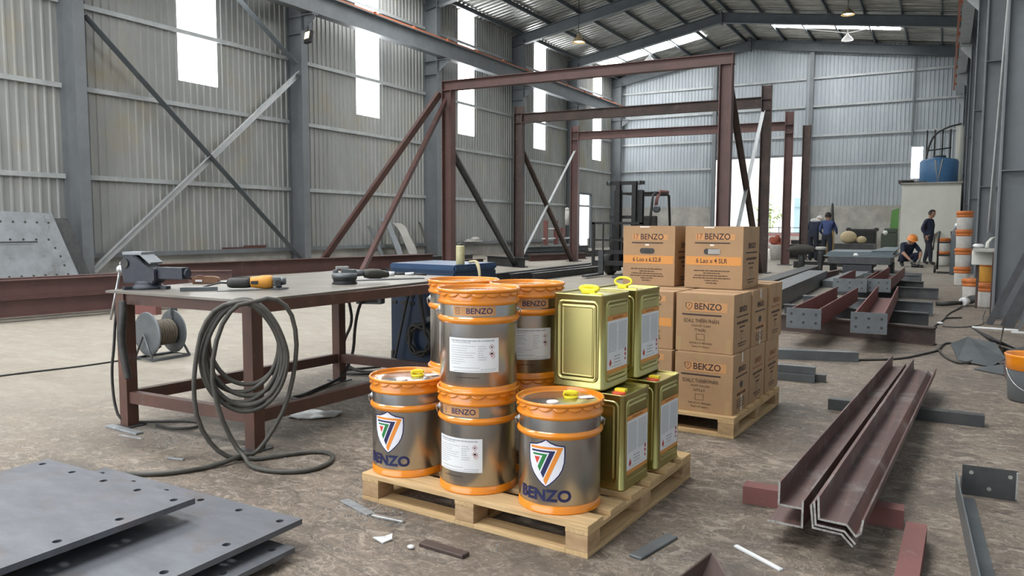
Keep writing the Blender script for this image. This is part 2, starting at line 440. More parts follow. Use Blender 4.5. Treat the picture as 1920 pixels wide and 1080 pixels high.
def art(name, fl, m, parent): return obj(name, fl, m, parent, normals=False)
# ------------------------------------------------------------ setting: floor, walls, roof
XW, XR, YB, Y0 = -17.65, 1.5, 43.6, -6.0
XRIDGE = -9.6
ROWS = [10.43, 17.36, 24.4, 31.2, 37.1, 43.25]
def zb(x):   # underside of the rafters
    return 10.85 - (XRIDGE-x)*.182 if x < XRIDGE else 10.85 - (x-XRIDGE)*.142
def zroof(x): return zb(x) + .66

mb = MB(); mb.poly([(-40,Y0-4,0),(12,Y0-4,0),(12,YB,0),(-40,YB,0)]); struct('floor', mb, M['floor'])

def corr_wall(mb, axis, a0, a1, fixed, z0, z1f, pitch=.2, d=.03, inward=1):
    """ribbed sheet: runs along axis ('x' or 'y') from a0 to a1 at fixed, from z0 up to z1f(a)"""
    n = max(1, round((a1-a0)/pitch)); p = (a1-a0)/n; pts = []
    for i in range(n):
        b = a0 + i*p
        pts += [(b, 0), (b+p*.62, 0), (b+p*.72, d), (b+p*.9, d)]
    pts.append((a1, 0)); lo = []; hi = []
    for a, h in pts:
        off = fixed + inward*h
        q = (off, a) if axis == 'y' else (a, off)
        z1 = z1f(a) if callable(z1f) else z1f
        lo.append(mb.bm.verts.new((q[0], q[1], z0))); hi.append(mb.bm.verts.new((q[0], q[1], z1)))
    for i in range(len(pts)-1): mb.bm.faces.new((lo[i], lo[i+1], hi[i+1], hi[i]))

WIN = [(13.44,14.69), (20.40,21.64), (26.66,27.92), (33.30,34.58), (40.46,41.72)]
ZWIN, ZEAVE = 5.05, zroof(XW) + .1
DOORL = (38.6, 40.2)
mb = MB(); a = 7.2
for y0, y1 in WIN:
    corr_wall(mb, 'y', a, y0, XW, .55 if not (a < DOORL[0] < y0) else 3.0, ZEAVE)
    if a < DOORL[0] < y0:
        corr_wall(mb, 'y', a, DOORL[0], XW, .55, 3.0); corr_wall(mb, 'y', DOORL[1], y0, XW, .55, 3.0)
    corr_wall(mb, 'y', y0, y1, XW, .55, ZWIN); a = y1
corr_wall(mb, 'y', a, YB, XW, .55, ZEAVE)
wall_left = struct('wall_left', mb, M['sheet'])
mb = MB(); mb.box((XW-.06, (7.2+DOORL[0])/2, .275), (.16, DOORL[0]-7.2, .55)); mb.box((XW-.06, (DOORL[1]+YB)/2, .275), (.16, YB-DOORL[1], .55))
struct('dwarf_wall', mb, M['dwarf'], wall_left)
for i, (y0, y1) in enumerate(WIN):
    mb = MB(); mb.box((XW-.02, (y0+y1)/2, (ZWIN+ZEAVE)/2), (.012, y1-y0, ZEAVE-ZWIN)); struct('window_%d' % (i+1), mb, M['window'])
def girt(p0, p1, up, parent):
    mb = MB(); mb.ext(prof_G(.11, .055, .012), p0, p1, up); return obj('girt', mb, M['girt'], parent)
for z in (2.37, 4.41, 6.30, 8.75):
    for y0, y1 in zip([7.2]+ROWS[:-1], ROWS):
        girt((XW+.035, y0+.12 if y0 > 8 else y0, z), (XW+.035, y1-.12, z), (0,0,1), wall_left)
for y0, y1 in zip([7.2]+ROWS[:-1], ROWS):
    if y1 < 40: mb = MB(); mb.box((XW+.10, (y0+y1)/2, .53), (.16, y1-y0-.25, .11)); obj('sill_channel', mb, M['frame_grey'], wall_left)

# back gable wall with the big doorway
DX0, DX1, DZ = -11.43, -6.62, 5.0
BW = (-1.60, -1.12, 3.7, 5.25)
top = lambda x: zroof(x)
mb = MB()
corr_wall(mb, 'x', XW, DX0-.12, YB, 2.37, top, .19, -.03)
corr_wall(mb, 'x', DX0-.12, DX1+.12, YB, DZ, top, .19, -.03)
corr_wall(mb, 'x', DX1+.12, BW[0], YB, 2.37, top, .19, -.03)
corr_wall(mb, 'x', BW[0], BW[1], YB, 2.37, BW[2], .19, -.03); corr_wall(mb, 'x', BW[0], BW[1], YB, BW[3], top, .19, -.03)
corr_wall(mb, 'x', BW[1], XR, YB, 2.37, top, .19, -.03)
wall_back = struct('wall_back', mb, M['sheet_back'])
mb = MB(); mb.box(((XW+DX0)/2-.06, YB+.02, 1.185), (DX0-XW-.12, .2, 2.37)); mb.box(((XR+DX1)/2+.06, YB+.02, 1.185), (XR-DX1-.12, .2, 2.37))
struct('dwarf_wall', mb, M['dwarf'], wall_back)
mb = MB(); mb.box(((BW[0]+BW[1])/2, YB+.02, (BW[2]+BW[3])/2), (BW[1]-BW[0], .012, BW[3]-BW[2])); struct('window_6', mb, M['window'])
for z in (4.5, 6.05, 7.6, 9.05):
    for x0, x1 in ((XW+.6, DX0-.25), (DX0+.1, DX1-.1), (DX1+.25, .4)):
        if z < 5 and x0 > DX0 and x1 < DX1: continue
        if x1 > 0 and z < 4.8: x1 = BW[0]-.05
        girt((x0, YB-.06, z), (x1, YB-.06, z), (0,0,1), wall_back)
mb = MB(); mb.box(((DX0+DX1)/2, YB-.05, DZ+.05), (DX1-DX0+.3, .14, .12))
for x in (DX0-.06, DX1+.06): mb.box((x, YB-.05, DZ/2), (.12, .14, DZ))
struct('door_1', mb, M['frame_grey'])
mb = MB(); mb.box((XW+.03, DOORL[0]-.05, 1.5), (.14, .1, 3.0)); mb.box((XW+.03, DOORL[1]+.05, 1.5), (.14, .1, 3.0)); mb.box((XW+.03, sum(DOORL)/2, 3.05), (.14, 1.8, .1))
struct('door_2', mb, M['frame_dark'])
mb = MB(); corr_wall(mb, 'y', Y0, YB, XR, 0, zroof(XR), .3, -.03); struct('wall_right', mb, M['sheet_back'])
mb = MB(); corr_wall(mb, 'x', XW, -14.5, Y0, 0, top, .3, .03); corr_wall(mb, 'x', -14.5, -.5, Y0, 8.6, top, .3, .03); corr_wall(mb, 'x', -.5, XR, Y0, 0, top, .3, .03); struct('wall_front_unseen', mb, M['sheet_back'])  # unseen wall added for dark reflections, its opening sized to light the foreground
mb = MB(); corr_wall(mb, 'y', Y0, 3.4, XW, 0, ZEAVE, .2); corr_wall(mb, 'y', 3.4, 7.2, XW, .55, ZEAVE, .2); mb.box((XW-.06, 5.3, .275), (.16, 3.8, .55)); obj('unseen_bay_sheet', mb, M['sheet'], wall_left)  # out of view, added to keep side light off the left floor

# roof: ribbed sheets running down the slope
def roof_half(mb, xa, xb, y0, y1, pitch=.3, d=.035):
    n = round((y1-y0)/pitch); p = (y1-y0)/n; A = []; B = []
    for i in range(n+1):
        for f, h in (((0,0),(.5,0),(.64,-d),(.86,-d)) if i < n else ((0,0),)):
            y = y0+(i+f)*p
            A.append(mb.bm.verts.new((xa, y, zroof(xa)+h))); B.append(mb.bm.verts.new((xb, y, zroof(xb)+h)))
    for i in range(len(A)-1): mb.bm.faces.new((A[i], A[i+1], B[i+1], B[i]))
mb = MB(); roof_half(mb, XW-.1, XRIDGE, Y0, YB); roof_half(mb, XRIDGE, XR+.2, Y0, YB)
ceiling = struct('ceiling', mb, M['roof'])
for k in range(6):
    x = XRIDGE - .3 - k*1.46
    if x > XW: mb = MB(); mb.ext(prof_C(.17, .06, .014), (x, 4.0, zroof(x)-.13), (x, YB-.05, zroof(x)-.13), (0,0,1)); obj('purlin', mb, M['frame_dark'], ceiling)
for k in range(8):
    x = XRIDGE + .3 + k*1.46
    if x < XR: mb = MB(); mb.ext(prof_C(.17, .06, .014), (x, 4.0, zroof(x)-.13), (x, YB-.05, zroof(x)-.13), (0,0,1)); obj('purlin', mb, M['frame_dark'], ceiling)
n = 7
def skylight(n, xa, xb, yc, wy):
    mb = MB(); z = .045
    mb.poly([(xa, yc-wy/2, zroof(xa)-z), (xb, yc-wy/2, zroof(xb)-z), (xb, yc+wy/2, zroof(xb)-z), (xa, yc+wy/2, zroof(xa)-z)], .01, (0,0,-1))
    struct('window_%d' % n, mb, M['skylight'])
for yc in (40.0, 20.9, 6.9, -.5):  # last bay's strips are real; nearer ones unseen, added to light the foreground
    for xa, xb in ((-16.9, -11.3), (-7.9, -2.2)):
        skylight(n, xa, xb, yc, 1.15 if yc > 30 else 1.9); n += 1

# rafters, columns, crane runway
LABR = ['nearest', 'second', 'third', 'fourth', 'fifth', 'last']
for i, y in enumerate(ROWS):
    g = 'dark grey roof rafters'
    t = thing('roof_rafter', ['dark grey steel rafter, nearest row, high above the paint pails', 'dark grey steel rafter in the second row from the front',
        'dark grey steel rafter cut off by the top edge, third row back', 'dark grey steel rafter behind the lit lamp on its long cord',
        'dark grey steel rafter behind the lit lamp at the ridge right side', 'grey steel rafter along the top of the back gable wall'][i], 'rafter', (XRIDGE, y, 10.85), 0, g)
    for xe in (XW+.05, XR-.1):
        mb = MB(); d = V((xe-XRIDGE, 0, zb(xe)-10.85)).normalized()
        mb.ext(prof_I(.46, .24, .03, .02), (0, 0, .23), (xe-XRIDGE, 0, zb(xe)-10.85+.23), (0,0,1)); obj('rafter_half', mb, M['frame_dark'], t)
    mb = MB(); mb.box((0, 0, .22), (.05, .26, .62)); obj('ridge_plate', mb, M['frame_dark'], t)
LC = ['grey steel column on the left wall behind the leaning drilled plate', 'grey steel column carrying the floodlight on the left wall',
      'grey steel column on the left wall, beside the bent scrap strips', 'grey steel column on the left wall behind the second red frame post',
      'grey steel column on the left wall behind the third red frame post', 'grey corner column where the left wall meets the back wall']
for i, y in enumerate(ROWS):
    t = thing('wall_column', LC[i], 'column', (XW, y, 0), 0, 'grey steel columns along the left wall')
    h = zb(XW)+.3
    mb = MB(); mb.ext(prof_I(.62, .26, .022, .016), (.33, 0, 0), (.33, 0, h), (1,0,0)); obj('shaft', mb, M['frame_grey'], t)
    mb = MB(); mb.box((.86, 0, 7.52), (.46, .24, .03)); mb.poly([(.65,-.01,7.5),(1.08,-.01,7.5),(1.08,-.01,7.40),(.65,-.01,7.1)], .02, (0,1,0)); mb.box((.34, 0, 7.5), (.58, .25, .02)); mb.box((.34, 0, 7.0), (.58, .25, .02))
    obj('bracket', mb, M['frame_grey'], t)
RC = ['grey steel column at the right edge behind the leaning dark flats', 'grey steel column on the right beside the tall pail stack',
      'grey steel column on the right, third from the camera', 'grey steel column on the right beside the cream room',
      'grey steel column on the right seen past the cream room', 'grey column in the far right corner of the hall']
RROWS = [12.6] + ROWS[1:]
for i, y in enumerate(RROWS):
    t = thing('wall_column', RC[i], 'column', (.62 if i == 0 else .53, y, 0), 0, 'grey steel columns along the right wall')
    mb = MB(); mb.ext(prof_I(.90, .28, .022, .016), (.45, 0, 0), (.45, 0, zb(.9)+.3), (1,0,0)); obj('shaft', mb, M['frame_grey'], t)
    mb = MB(); mb.box((-.14, 0, 7.52), (.34, .24, .03)); mb.poly([(0,-.01,7.5),(-.32,-.01,7.5),(-.32,-.01,7.40),(0,-.01,7.05)], .02, (0,1,0)); obj('bracket', mb, M['girt'], t)
    mb = MB(); mb.box((.45, 0, 2.05), (.86, .27, .016)); mb.box((.45, 0, 4.4), (.86, .27, .016)); obj('stiffener', mb, M['frame_grey'], t)
for nm, x, lab, mm in (('l', -16.75, 'grey crane runway beam along the left wall with an orange rail', 'frame_grey'), ('r', .33, 'grey crane runway beam high along the right columns', 'girt')):
    t = thing('crane_beam', lab, 'crane beam', (x, 7.0, 7.55), 0)
    mb = MB(); mb.ext(prof_I(.62, .30, .03, .02), (0, 0, .33), (0, YB-7.6, .33), (0,0,1))
    obj('girder', mb, M[mm], t)
    mb = MB(); s = 1 if x < 0 else -1
    mb.box((.10 if s > 0 else -.235, (YB-7.6)/2, .665 if s > 0 else .30), (.07, YB-7.6, .06)); obj('conductor_rail', mb, M['rail'], t)
    for k in range(17):
        mb = MB(); mb.box((.14 if s > 0 else -.20, .6+k*2.1, .665 if s > 0 else .30), (.09, .09, .10)); obj('rail_clamp', mb, M['rail'], t)
# gable posts
for x, lab in ((DX0-.06, 'grey gable post left of the back doorway'), (DX1+.2, 'grey gable post right of the back doorway'), (-1.63, 'thin grey post above the narrow back window')):
    z0 = 0 if x < -2 else 5.3
    mb = MB(); mb.ext(prof_I(.24 if x < -2 else .1, .20 if x < -2 else .08, .016, .012), (x, YB-.2, z0), (x, YB-.2, zb(x)-.01), (0,1,0)); solo('gable_post', mb, M['frame_grey'], lab, 'post')
# cross bracing in the bays
def brace(p0, p1, lab, m='frame_grey', s=.165, name='cross_brace', group=None):
    mb = MB(); mb.ext(prof_L(s, s, .014), p0, p1, (1,0,.3)); return solo(name, mb, M[m], lab, 'brace', group)
brace((XW+.42, 10.6, .25), (XW+.42, 17.2, 5.85), 'pale angle brace rising right across the left wall bay', 'girt')
brace((XW+.48, 17.15, .20), (XW+.48, 10.6, 5.95), 'dark angle brace falling right across the left wall bay', 'frame_dark')
brace((XW+.44, 17.1, 6.05), (XW+.44, 12.2, 9.3), 'dark angle brace high in the left wall bay', 'frame_dark')
brace((.70, 12.8, 7.6), (.70, 17.2, 1.2), 'pale rod brace crossing between the two nearest right columns', 'girt', .08)
brace((.76, 17.2, 6.6), (.76, 12.9, 3.2), 'pale rod brace tilted against the nearest right column', 'girt', .08)
# outside the back doorway
mb = MB(); mb.poly([(-60,YB,-.01),(40,YB,-.01),(40,130,-.01),(-60,130,-.01)]); struct('yard_ground', mb, M['ground_out'])
mb = MB(); mb.box((-22, 72, 4), (30, 6, 8)); mb.box((-22, 68.9, 5.2), (30, .3, .3)); solo('warehouse_building', mb, M['out_wall'], 'pale building across the bright yard beyond the doorway', 'building')
mb = MB(); mb.box((-7.75, 52, 1.55), (1.5, .2, 3.1)); mb.box((-7.75, 51.85, 2.55), (1.5, .1, .06)); solo('site_panel', mb, M['out_glass'], 'pale blue panel standing in the yard right of the doorway', 'panel')
mb = MB(); mb.box((XW-2.5, 39.6, 1.8), (.3, 6, 3.6)); solo('yard_wall', mb, M['shaded_concrete'], 'grey concrete wall seen through the narrow left door', 'wall')
mb = MB(); rnd = random.Random(3)
for k in range(160):
    p = V((rnd.gauss(0,.55), rnd.gauss(0,.3), 1.0+rnd.gauss(0,.55))); a = rnd.random()*6; q = V((math.cos(a), math.sin(a), rnd.uniform(-.5,.8)))*.22; r2 = q.cross(V((0,0,1))).normalized()*.09
    mb.poly([p-q, p+r2, p+q, p-r2])
mb.cyl((0,0,0), (0,0,.9), .05)
t = recentre(obj('bush', mb, M['leaf'])); t.location = (-10.6, 55, 0); tag(t, 'pale green bush in the yard beyond the doorway', 'bush')
# ------------------------------------------------------------ pallets
def pallet(name, label, loc, rz, W, D, nboards, bw):
    t = thing(name, label, 'pallet', loc, rz, 'wooden pallets')
    bh, kh, sh, dh = .020, .068, .018, .022
    for y in (-D/2+.05, 0, D/2-.05):     # bottom boards run to the back on three lines
        pass
    for x in (-W/2+.05, 0, W/2-.05):
        mb = MB(); mb.box((x, 0, bh/2), (.10, D, bh), bevel=.003); obj('bottom_board', mb, M['wood_y'], t)
    for y in (-D/2+.05, D/2-.05):
        for x0, x1 in ((-W/2+.1, -.05), (.05, W/2-.1)):
            mb = MB(); mb.box(((x0+x1)/2, y, bh/2), (x1-x0-.001, .10, bh), bevel=.003); obj('bottom_board', mb, M['wood_x'], t)
    for x in (-W/2+.05, 0, W/2-.05):
        for y in (-D/2+.055, 0, D/2-.055):
            mb = MB(); mb.box((x, y, bh+kh/2), (.098, .108, kh), bevel=.004); obj('block', mb, M['block'], t)
    for x in (-W/2+.05, 0, W/2-.05):
        mb = MB(); mb.box((x, 0, bh+kh+sh/2), (.10, D, sh), bevel=.003); obj('stringer_board', mb, M['wood_y'], t)
    for k in range(nboards):
        y = -D/2 + bw/2 + k*(D-bw)/(nboards-1)
        mb = MB(); mb.box((0, y, bh+kh+sh+dh/2), (W, bw, dh), bevel=.003); obj('deck_board', mb, M['wood_x'], t)
    return t
RZ = R(-3.3)
PX = V((math.cos(RZ), math.sin(RZ), 0)); PY = V((-math.sin(RZ), math.cos(RZ), 0))
PC1 = V((-1.699, 3.227, 0)); PC2 = V((-1.571, 5.164, 0))
pallet('wooden_pallet', 'pale wooden pallet in front carrying pails and gold cans', PC1, RZ, 1.18, 1.145, 6, .135)
pallet('wooden_pallet', 'wooden pallet behind, stacked with cardboard cartons', PC2, RZ, 1.10, 1.10, 7, .12)
DECK = .128

# ------------------------------------------------------------ paint pails
HP, RB, RR = .445, .170, .1805
def scallop(r, z, a): return 0
def pail(label, loc, ang, kind, lid='open', art_rot=0.0, drop=False):
    """tinplate pail with orange bands; local -Y is the side turned to the camera; art_rot turns the printed side"""
    t = thing('paint_pail', label, 'paint pail', loc, ang, 'orange and tinplate paint pails')
    z = HP
    mb = MB(); mb.lathe([(RB-.004, .008), (RB, .012), (RB, z-.045)], seg=72, cap=False)
    mb.lathe([(RB-.006, .010), (0.001, .010)], seg=72, cap=False)
    obj('body', mb, M['steel_pail'], t)
    mb = MB(); mb.lathe([(RB-.008, .002), (RB+.001, 0), (RB+.0035, .003), (RB+.0035, .007), (RB+.0012, .011), (RB+.0012, .034), (RB-.001, .0345)], seg=72, cap=False)
    obj('bottom_band', mb, M['orange'], t)
    zc = .303
    pr_ = [(RB-.001, zc-.001)] + [(RB+.0095*math.sin(PI*k/8)+.0005, zc+.0295*k/8) for k in range(9)] + [(RB-.001, zc+.031)]
    mb = MB(); mb.lathe(pr_, seg=72, cap=False); obj('bead_ring', mb, M['orange'], t)
    zc = .382
    pr_ = [(RB-.001, zc-.001), (RB+.004, zc), (RB+.009, zc+.004), (RB+.0105, zc+.010), (RB+.009, zc+.016), (RB+.0045, zc+.020), (RB+.0035, zc+.052)]
    mb = MB(); mb.lathe(pr_, seg=72, cap=False); obj('collar', mb, M['orange'], t)
    # lugged lid: skirt with pressed scallops, rolled rim, sunk steel disc
    mb = MB(); seg = 216; nl = 18; rings = []
    prof = [(RB+.004, z-.022, 0, 1), (RB+.0085, z-.022, 1, 1), (RB+.0095, z-.018, 1, .9), (RB+.006, z-.013, .3, 0), (RB+.0065, z-.011, 0, 0), (RR, z-.010, 0, 0), (RR+.0035, z-.006, 0, 0), (RR+.004, z-.001, 0, 0), (RR+.001, z+.004, 0, 0), (RR-.003, z+.005, 0, 0), (RR-.006, z+.002, 0, 0), (RR-.0075, z-.006, 0, 0), (RR-.009, z-.0125, 0, 0), (RR-.026, z-.0145, 0, 0)]
    for r, zz, k, kz in prof:
        ring = []
        for i in range(seg):
            a = 2*PI*i/seg; ph = abs(math.sin(a*nl/2))**.6
            rr = r + k*(.008*ph - .0045); z2 = zz - kz*(.0125*ph - .007)
            ring.append(mb.bm.verts.new((rr*math.cos(a), rr*math.sin(a), z2)))
        rings.append(ring)
    for A, B in zip(rings, rings[1:]):
        for i in range(seg):
            f = mb.bm.faces.new((A[i], A[(i+1) % seg], B[(i+1) % seg], B[i])); f.smooth = True
    lidm = obj('lid', mb, M['orange'], t)
    mb = MB(); r0 = RR-.0255
    mb.lathe([(r0, z-.014), (r0-.012, z-.0165), (.115, z-.0165), (.112, z-.0145), (.001, z-.0145)], seg=64, cap=False)
    disc = obj('lid_disc', mb, M['steel_pail'], lidm)
    if lid == 'open':
        mb = MB(); mb.lathe([(.03, 0), (.03, .008), (.026, .010), (.024, .006), (.001, .006)], (.045, .035, z-.0145), 24)
        pts = [(.015, .035, z-.006)] + [(.045-.03*math.cos(PI*k/8), .035-.012*math.sin(PI*k/8), z+.002+.016*math.sin(PI*k/8)) for k in range(9)]
        mb.tube(pts, .0042, 8); mb.box((.045, .022, z+.012), (.052, .012, .011), bevel=.003); mb.box((.045, .05, z+.004), (.06, .02, .012), bevel=.003)
        obj('pull_spout', mb, M['yellow'], t)
        mb = MB(); mb.lathe([(.026, 0), (.026, .006), (.022, .008), (.001, .008)], (-.03, -.06, z-.0145), 24); obj('vent_seal', mb, M['cap_white'], t)
        mb = MB(); mb.poly([(.08, .02, z-.0135), (.15, .045, z-.0135), (.13, .09, z-.0135), (.07, .06, z-.0135)], .0006); obj('lid_sticker', mb, M['paper'], t)
    # ears and wire bail
    for s in (-1, 1):
        mb = MB(); mb.lathe([(.016, 0), (.016, .003), (.010, .006), (.006, .014), (.001, .014)], (s*(RB-.002), 0, .352), 20, (s, 0, 0)); obj('ear', mb, M['bright'], t)
    pts = []
    for k in range(25):
        a = PI*k/24; x = (RB+.016)*math.cos(a); y = -(RB+.016)*math.sin(a) if drop else (RB+.016)*math.sin(a)
        pts.append((x, y, .352 - .10*math.sin(a)**.6 if math.sin(a) > 0 else .352))
    mb = MB(); mb.tube(pts, .0022, 6); obj('wire_bail', mb, M['bright'], t)
    g = None
    def u(deg): return RB*R(deg + art_rot)
    if kind == 'logo':
        # shield: navy outline, white field, nested sevens in orange, navy, green and red
        uc, zc, w_, h_ = u(0), .208, .150, .188
        q = lambda x, y: (uc + (x-357.5)/225*w_, zc + (209-y)/298*h_)
        half = [(358,60),(385,78),(420,92),(470,99),(471,150),(468,200),(456,245),(436,282),(408,315),(380,342),(358,358)]
        P = half + [(715-x, y) for x, y in half[-2:0:-1]]
        art('shield_outline', FLAT().poly([q(357.5+(x-357.5)*1.055, 209+(y-209)*1.05) for x, y in P]).wrap(RB+.0008), M['navy'], t)
        art('shield_field', FLAT().poly([q(357.5+(x-357.5)*.985, 209+(y-209)*.99) for x, y in P]).wrap(RB+.0012), M['white_print'], t)
        for mm, pts in (('orange_print', [(254,103),(464,103),(461,165),(451,212),(437,247),(414,288),(358,350),(343,318),(428,118),(258,118)]),
                        ('orange_print', None), ('navy', [(260,127),(416,127),(341,306),(324,272),(380,139),(265,139)]), ('green', [(269,149),(368,149),(318,264),(304,235),(336,161),(274,161)]), ('red_print', [(281,171),(320,171),(300,217)])):
            if pts is None: continue
            if mm == 'orange_print': pts = [(254,103),(464,103),(358,350),(343,318),(428,118),(258,118)]
            art('logo_stroke', FLAT().poly([q(x, y) for x, y in pts]).wrap(RB+.0016, .008), M[mm], t)
        art('lettering', FLAT().text('BENZO', u(-4), .0735, .064, .03, width=.232).wrap(RB+.0010), M['navy'], t)
    else:
        art('brand_strip', FLAT().rect(u(-36), .3385, u(28), .3795).wrap(RB+.0008), M['ink_orange_pale'], t)
        f = FLAT().text('BENZO', u(4), .359, .034, .014, width=.113)
        f.frame(u(-32), .347, u(-26), .372, .0016).rect(u(-30), .358, u(-28), .361); art('lettering', f.wrap(RB+.0014), M['navy'], t)
        z0, z1 = .098, .245
        art('data_label', FLAT().rect(u(-44), z0, u(33), z1).wrap(RB+.0008), M['paper'], t)
        rnd = random.Random(int(abs(loc[0]*1000))); f = FLAT()
        f.words(u(-40), u(26), z1-.011, .0058, rnd, .2); f.words(u(-38), u(-8), z1-.019, .0032, rnd)
        zz = z1-.034
        for k in range(9):
            f.words(u(-40), u(-40+rnd.uniform(14, 40)), zz, .0024, rnd); f.words(u(2), u(2+rnd.uniform(7, 13)), zz, .0028, rnd) if k < 7 else None; zz -= .0096
        f.words(u(-38), u(4), z0+.020, .0028, rnd); f.words(u(6), u(28), z0+.014, .0026, rnd); f.words(u(-36), u(28), z0+.006, .0026, rnd)
        art('label_text', f.wrap(RB+.0014), M['paper_grey'], t)
        f = FLAT().diamond(u(22), z1-.038, .0125, .002).diamond(u(22.5), z1-.066, .0135, .002).diamond(u(24), z1-.078, .010, .0016); art('hazard_diamonds', f.wrap(RB+.0016), M['hazard'], t)
        f = FLAT().poly([(u(22)-.004, z1-.038), (u(22), z1-.043), (u(22)+.004, z1-.038), (u(22), z1-.033)]).rect(u(22)-.005, z1-.070, u(22)+.006, z1-.062); art('hazard_symbol', f.wrap(RB+.0017), M['ink'], t)
        f = FLAT().words(u(-30), u(4), .075, .003, rnd); art('stamped_line', f.wrap(RB+.0008), M['ink_soft'], t)
    return t
def face(x, y): return math.atan2(-x, y)     # turns local -Y towards the viewer's side of the pallet
pail('steel and orange paint pail at the front right pallet corner, shield logo', (-1.364, 2.825, DECK), face(-1.364, 2.825), 'logo', art_rot=-19)
pail('steel and orange paint pail alone at the front left pallet corner, shield logo', (-2.186, 2.872, DECK), face(-2.186, 2.872), 'logo', art_rot=-34)
pail('lower paint pail of the middle front stack, white data label', (-1.779, 2.846, DECK), face(-1.779, 2.846), 'label', 'open', -27)
pail('upper paint pail of the middle front stack, white data label', (-1.779, 2.850, DECK+HP-.013), face(-1.779, 2.85), 'label', 'shut', -3)
pail('lower paint pail half hidden behind the middle stack beside gold cans', (-1.745, 3.236, DECK), face(-1.745, 3.236), 'label', 'open', 4)
pail('upper paint pail behind the middle stack, next to the upper gold can', (-1.745, 3.236, DECK+HP-.013), face(-1.745, 3.236), 'label', 'shut', 8)
pail('lower paint pail hidden at the back left of the pallet', (-2.118, 3.25, DECK), face(-2.118, 3.25), 'label', 'open', 0)
pail('upper paint pail at the back left, only its orange rim showing', (-2.118, 3.25, DECK+HP-.013), face(-2.118, 3.25), 'label', 'shut', 0)

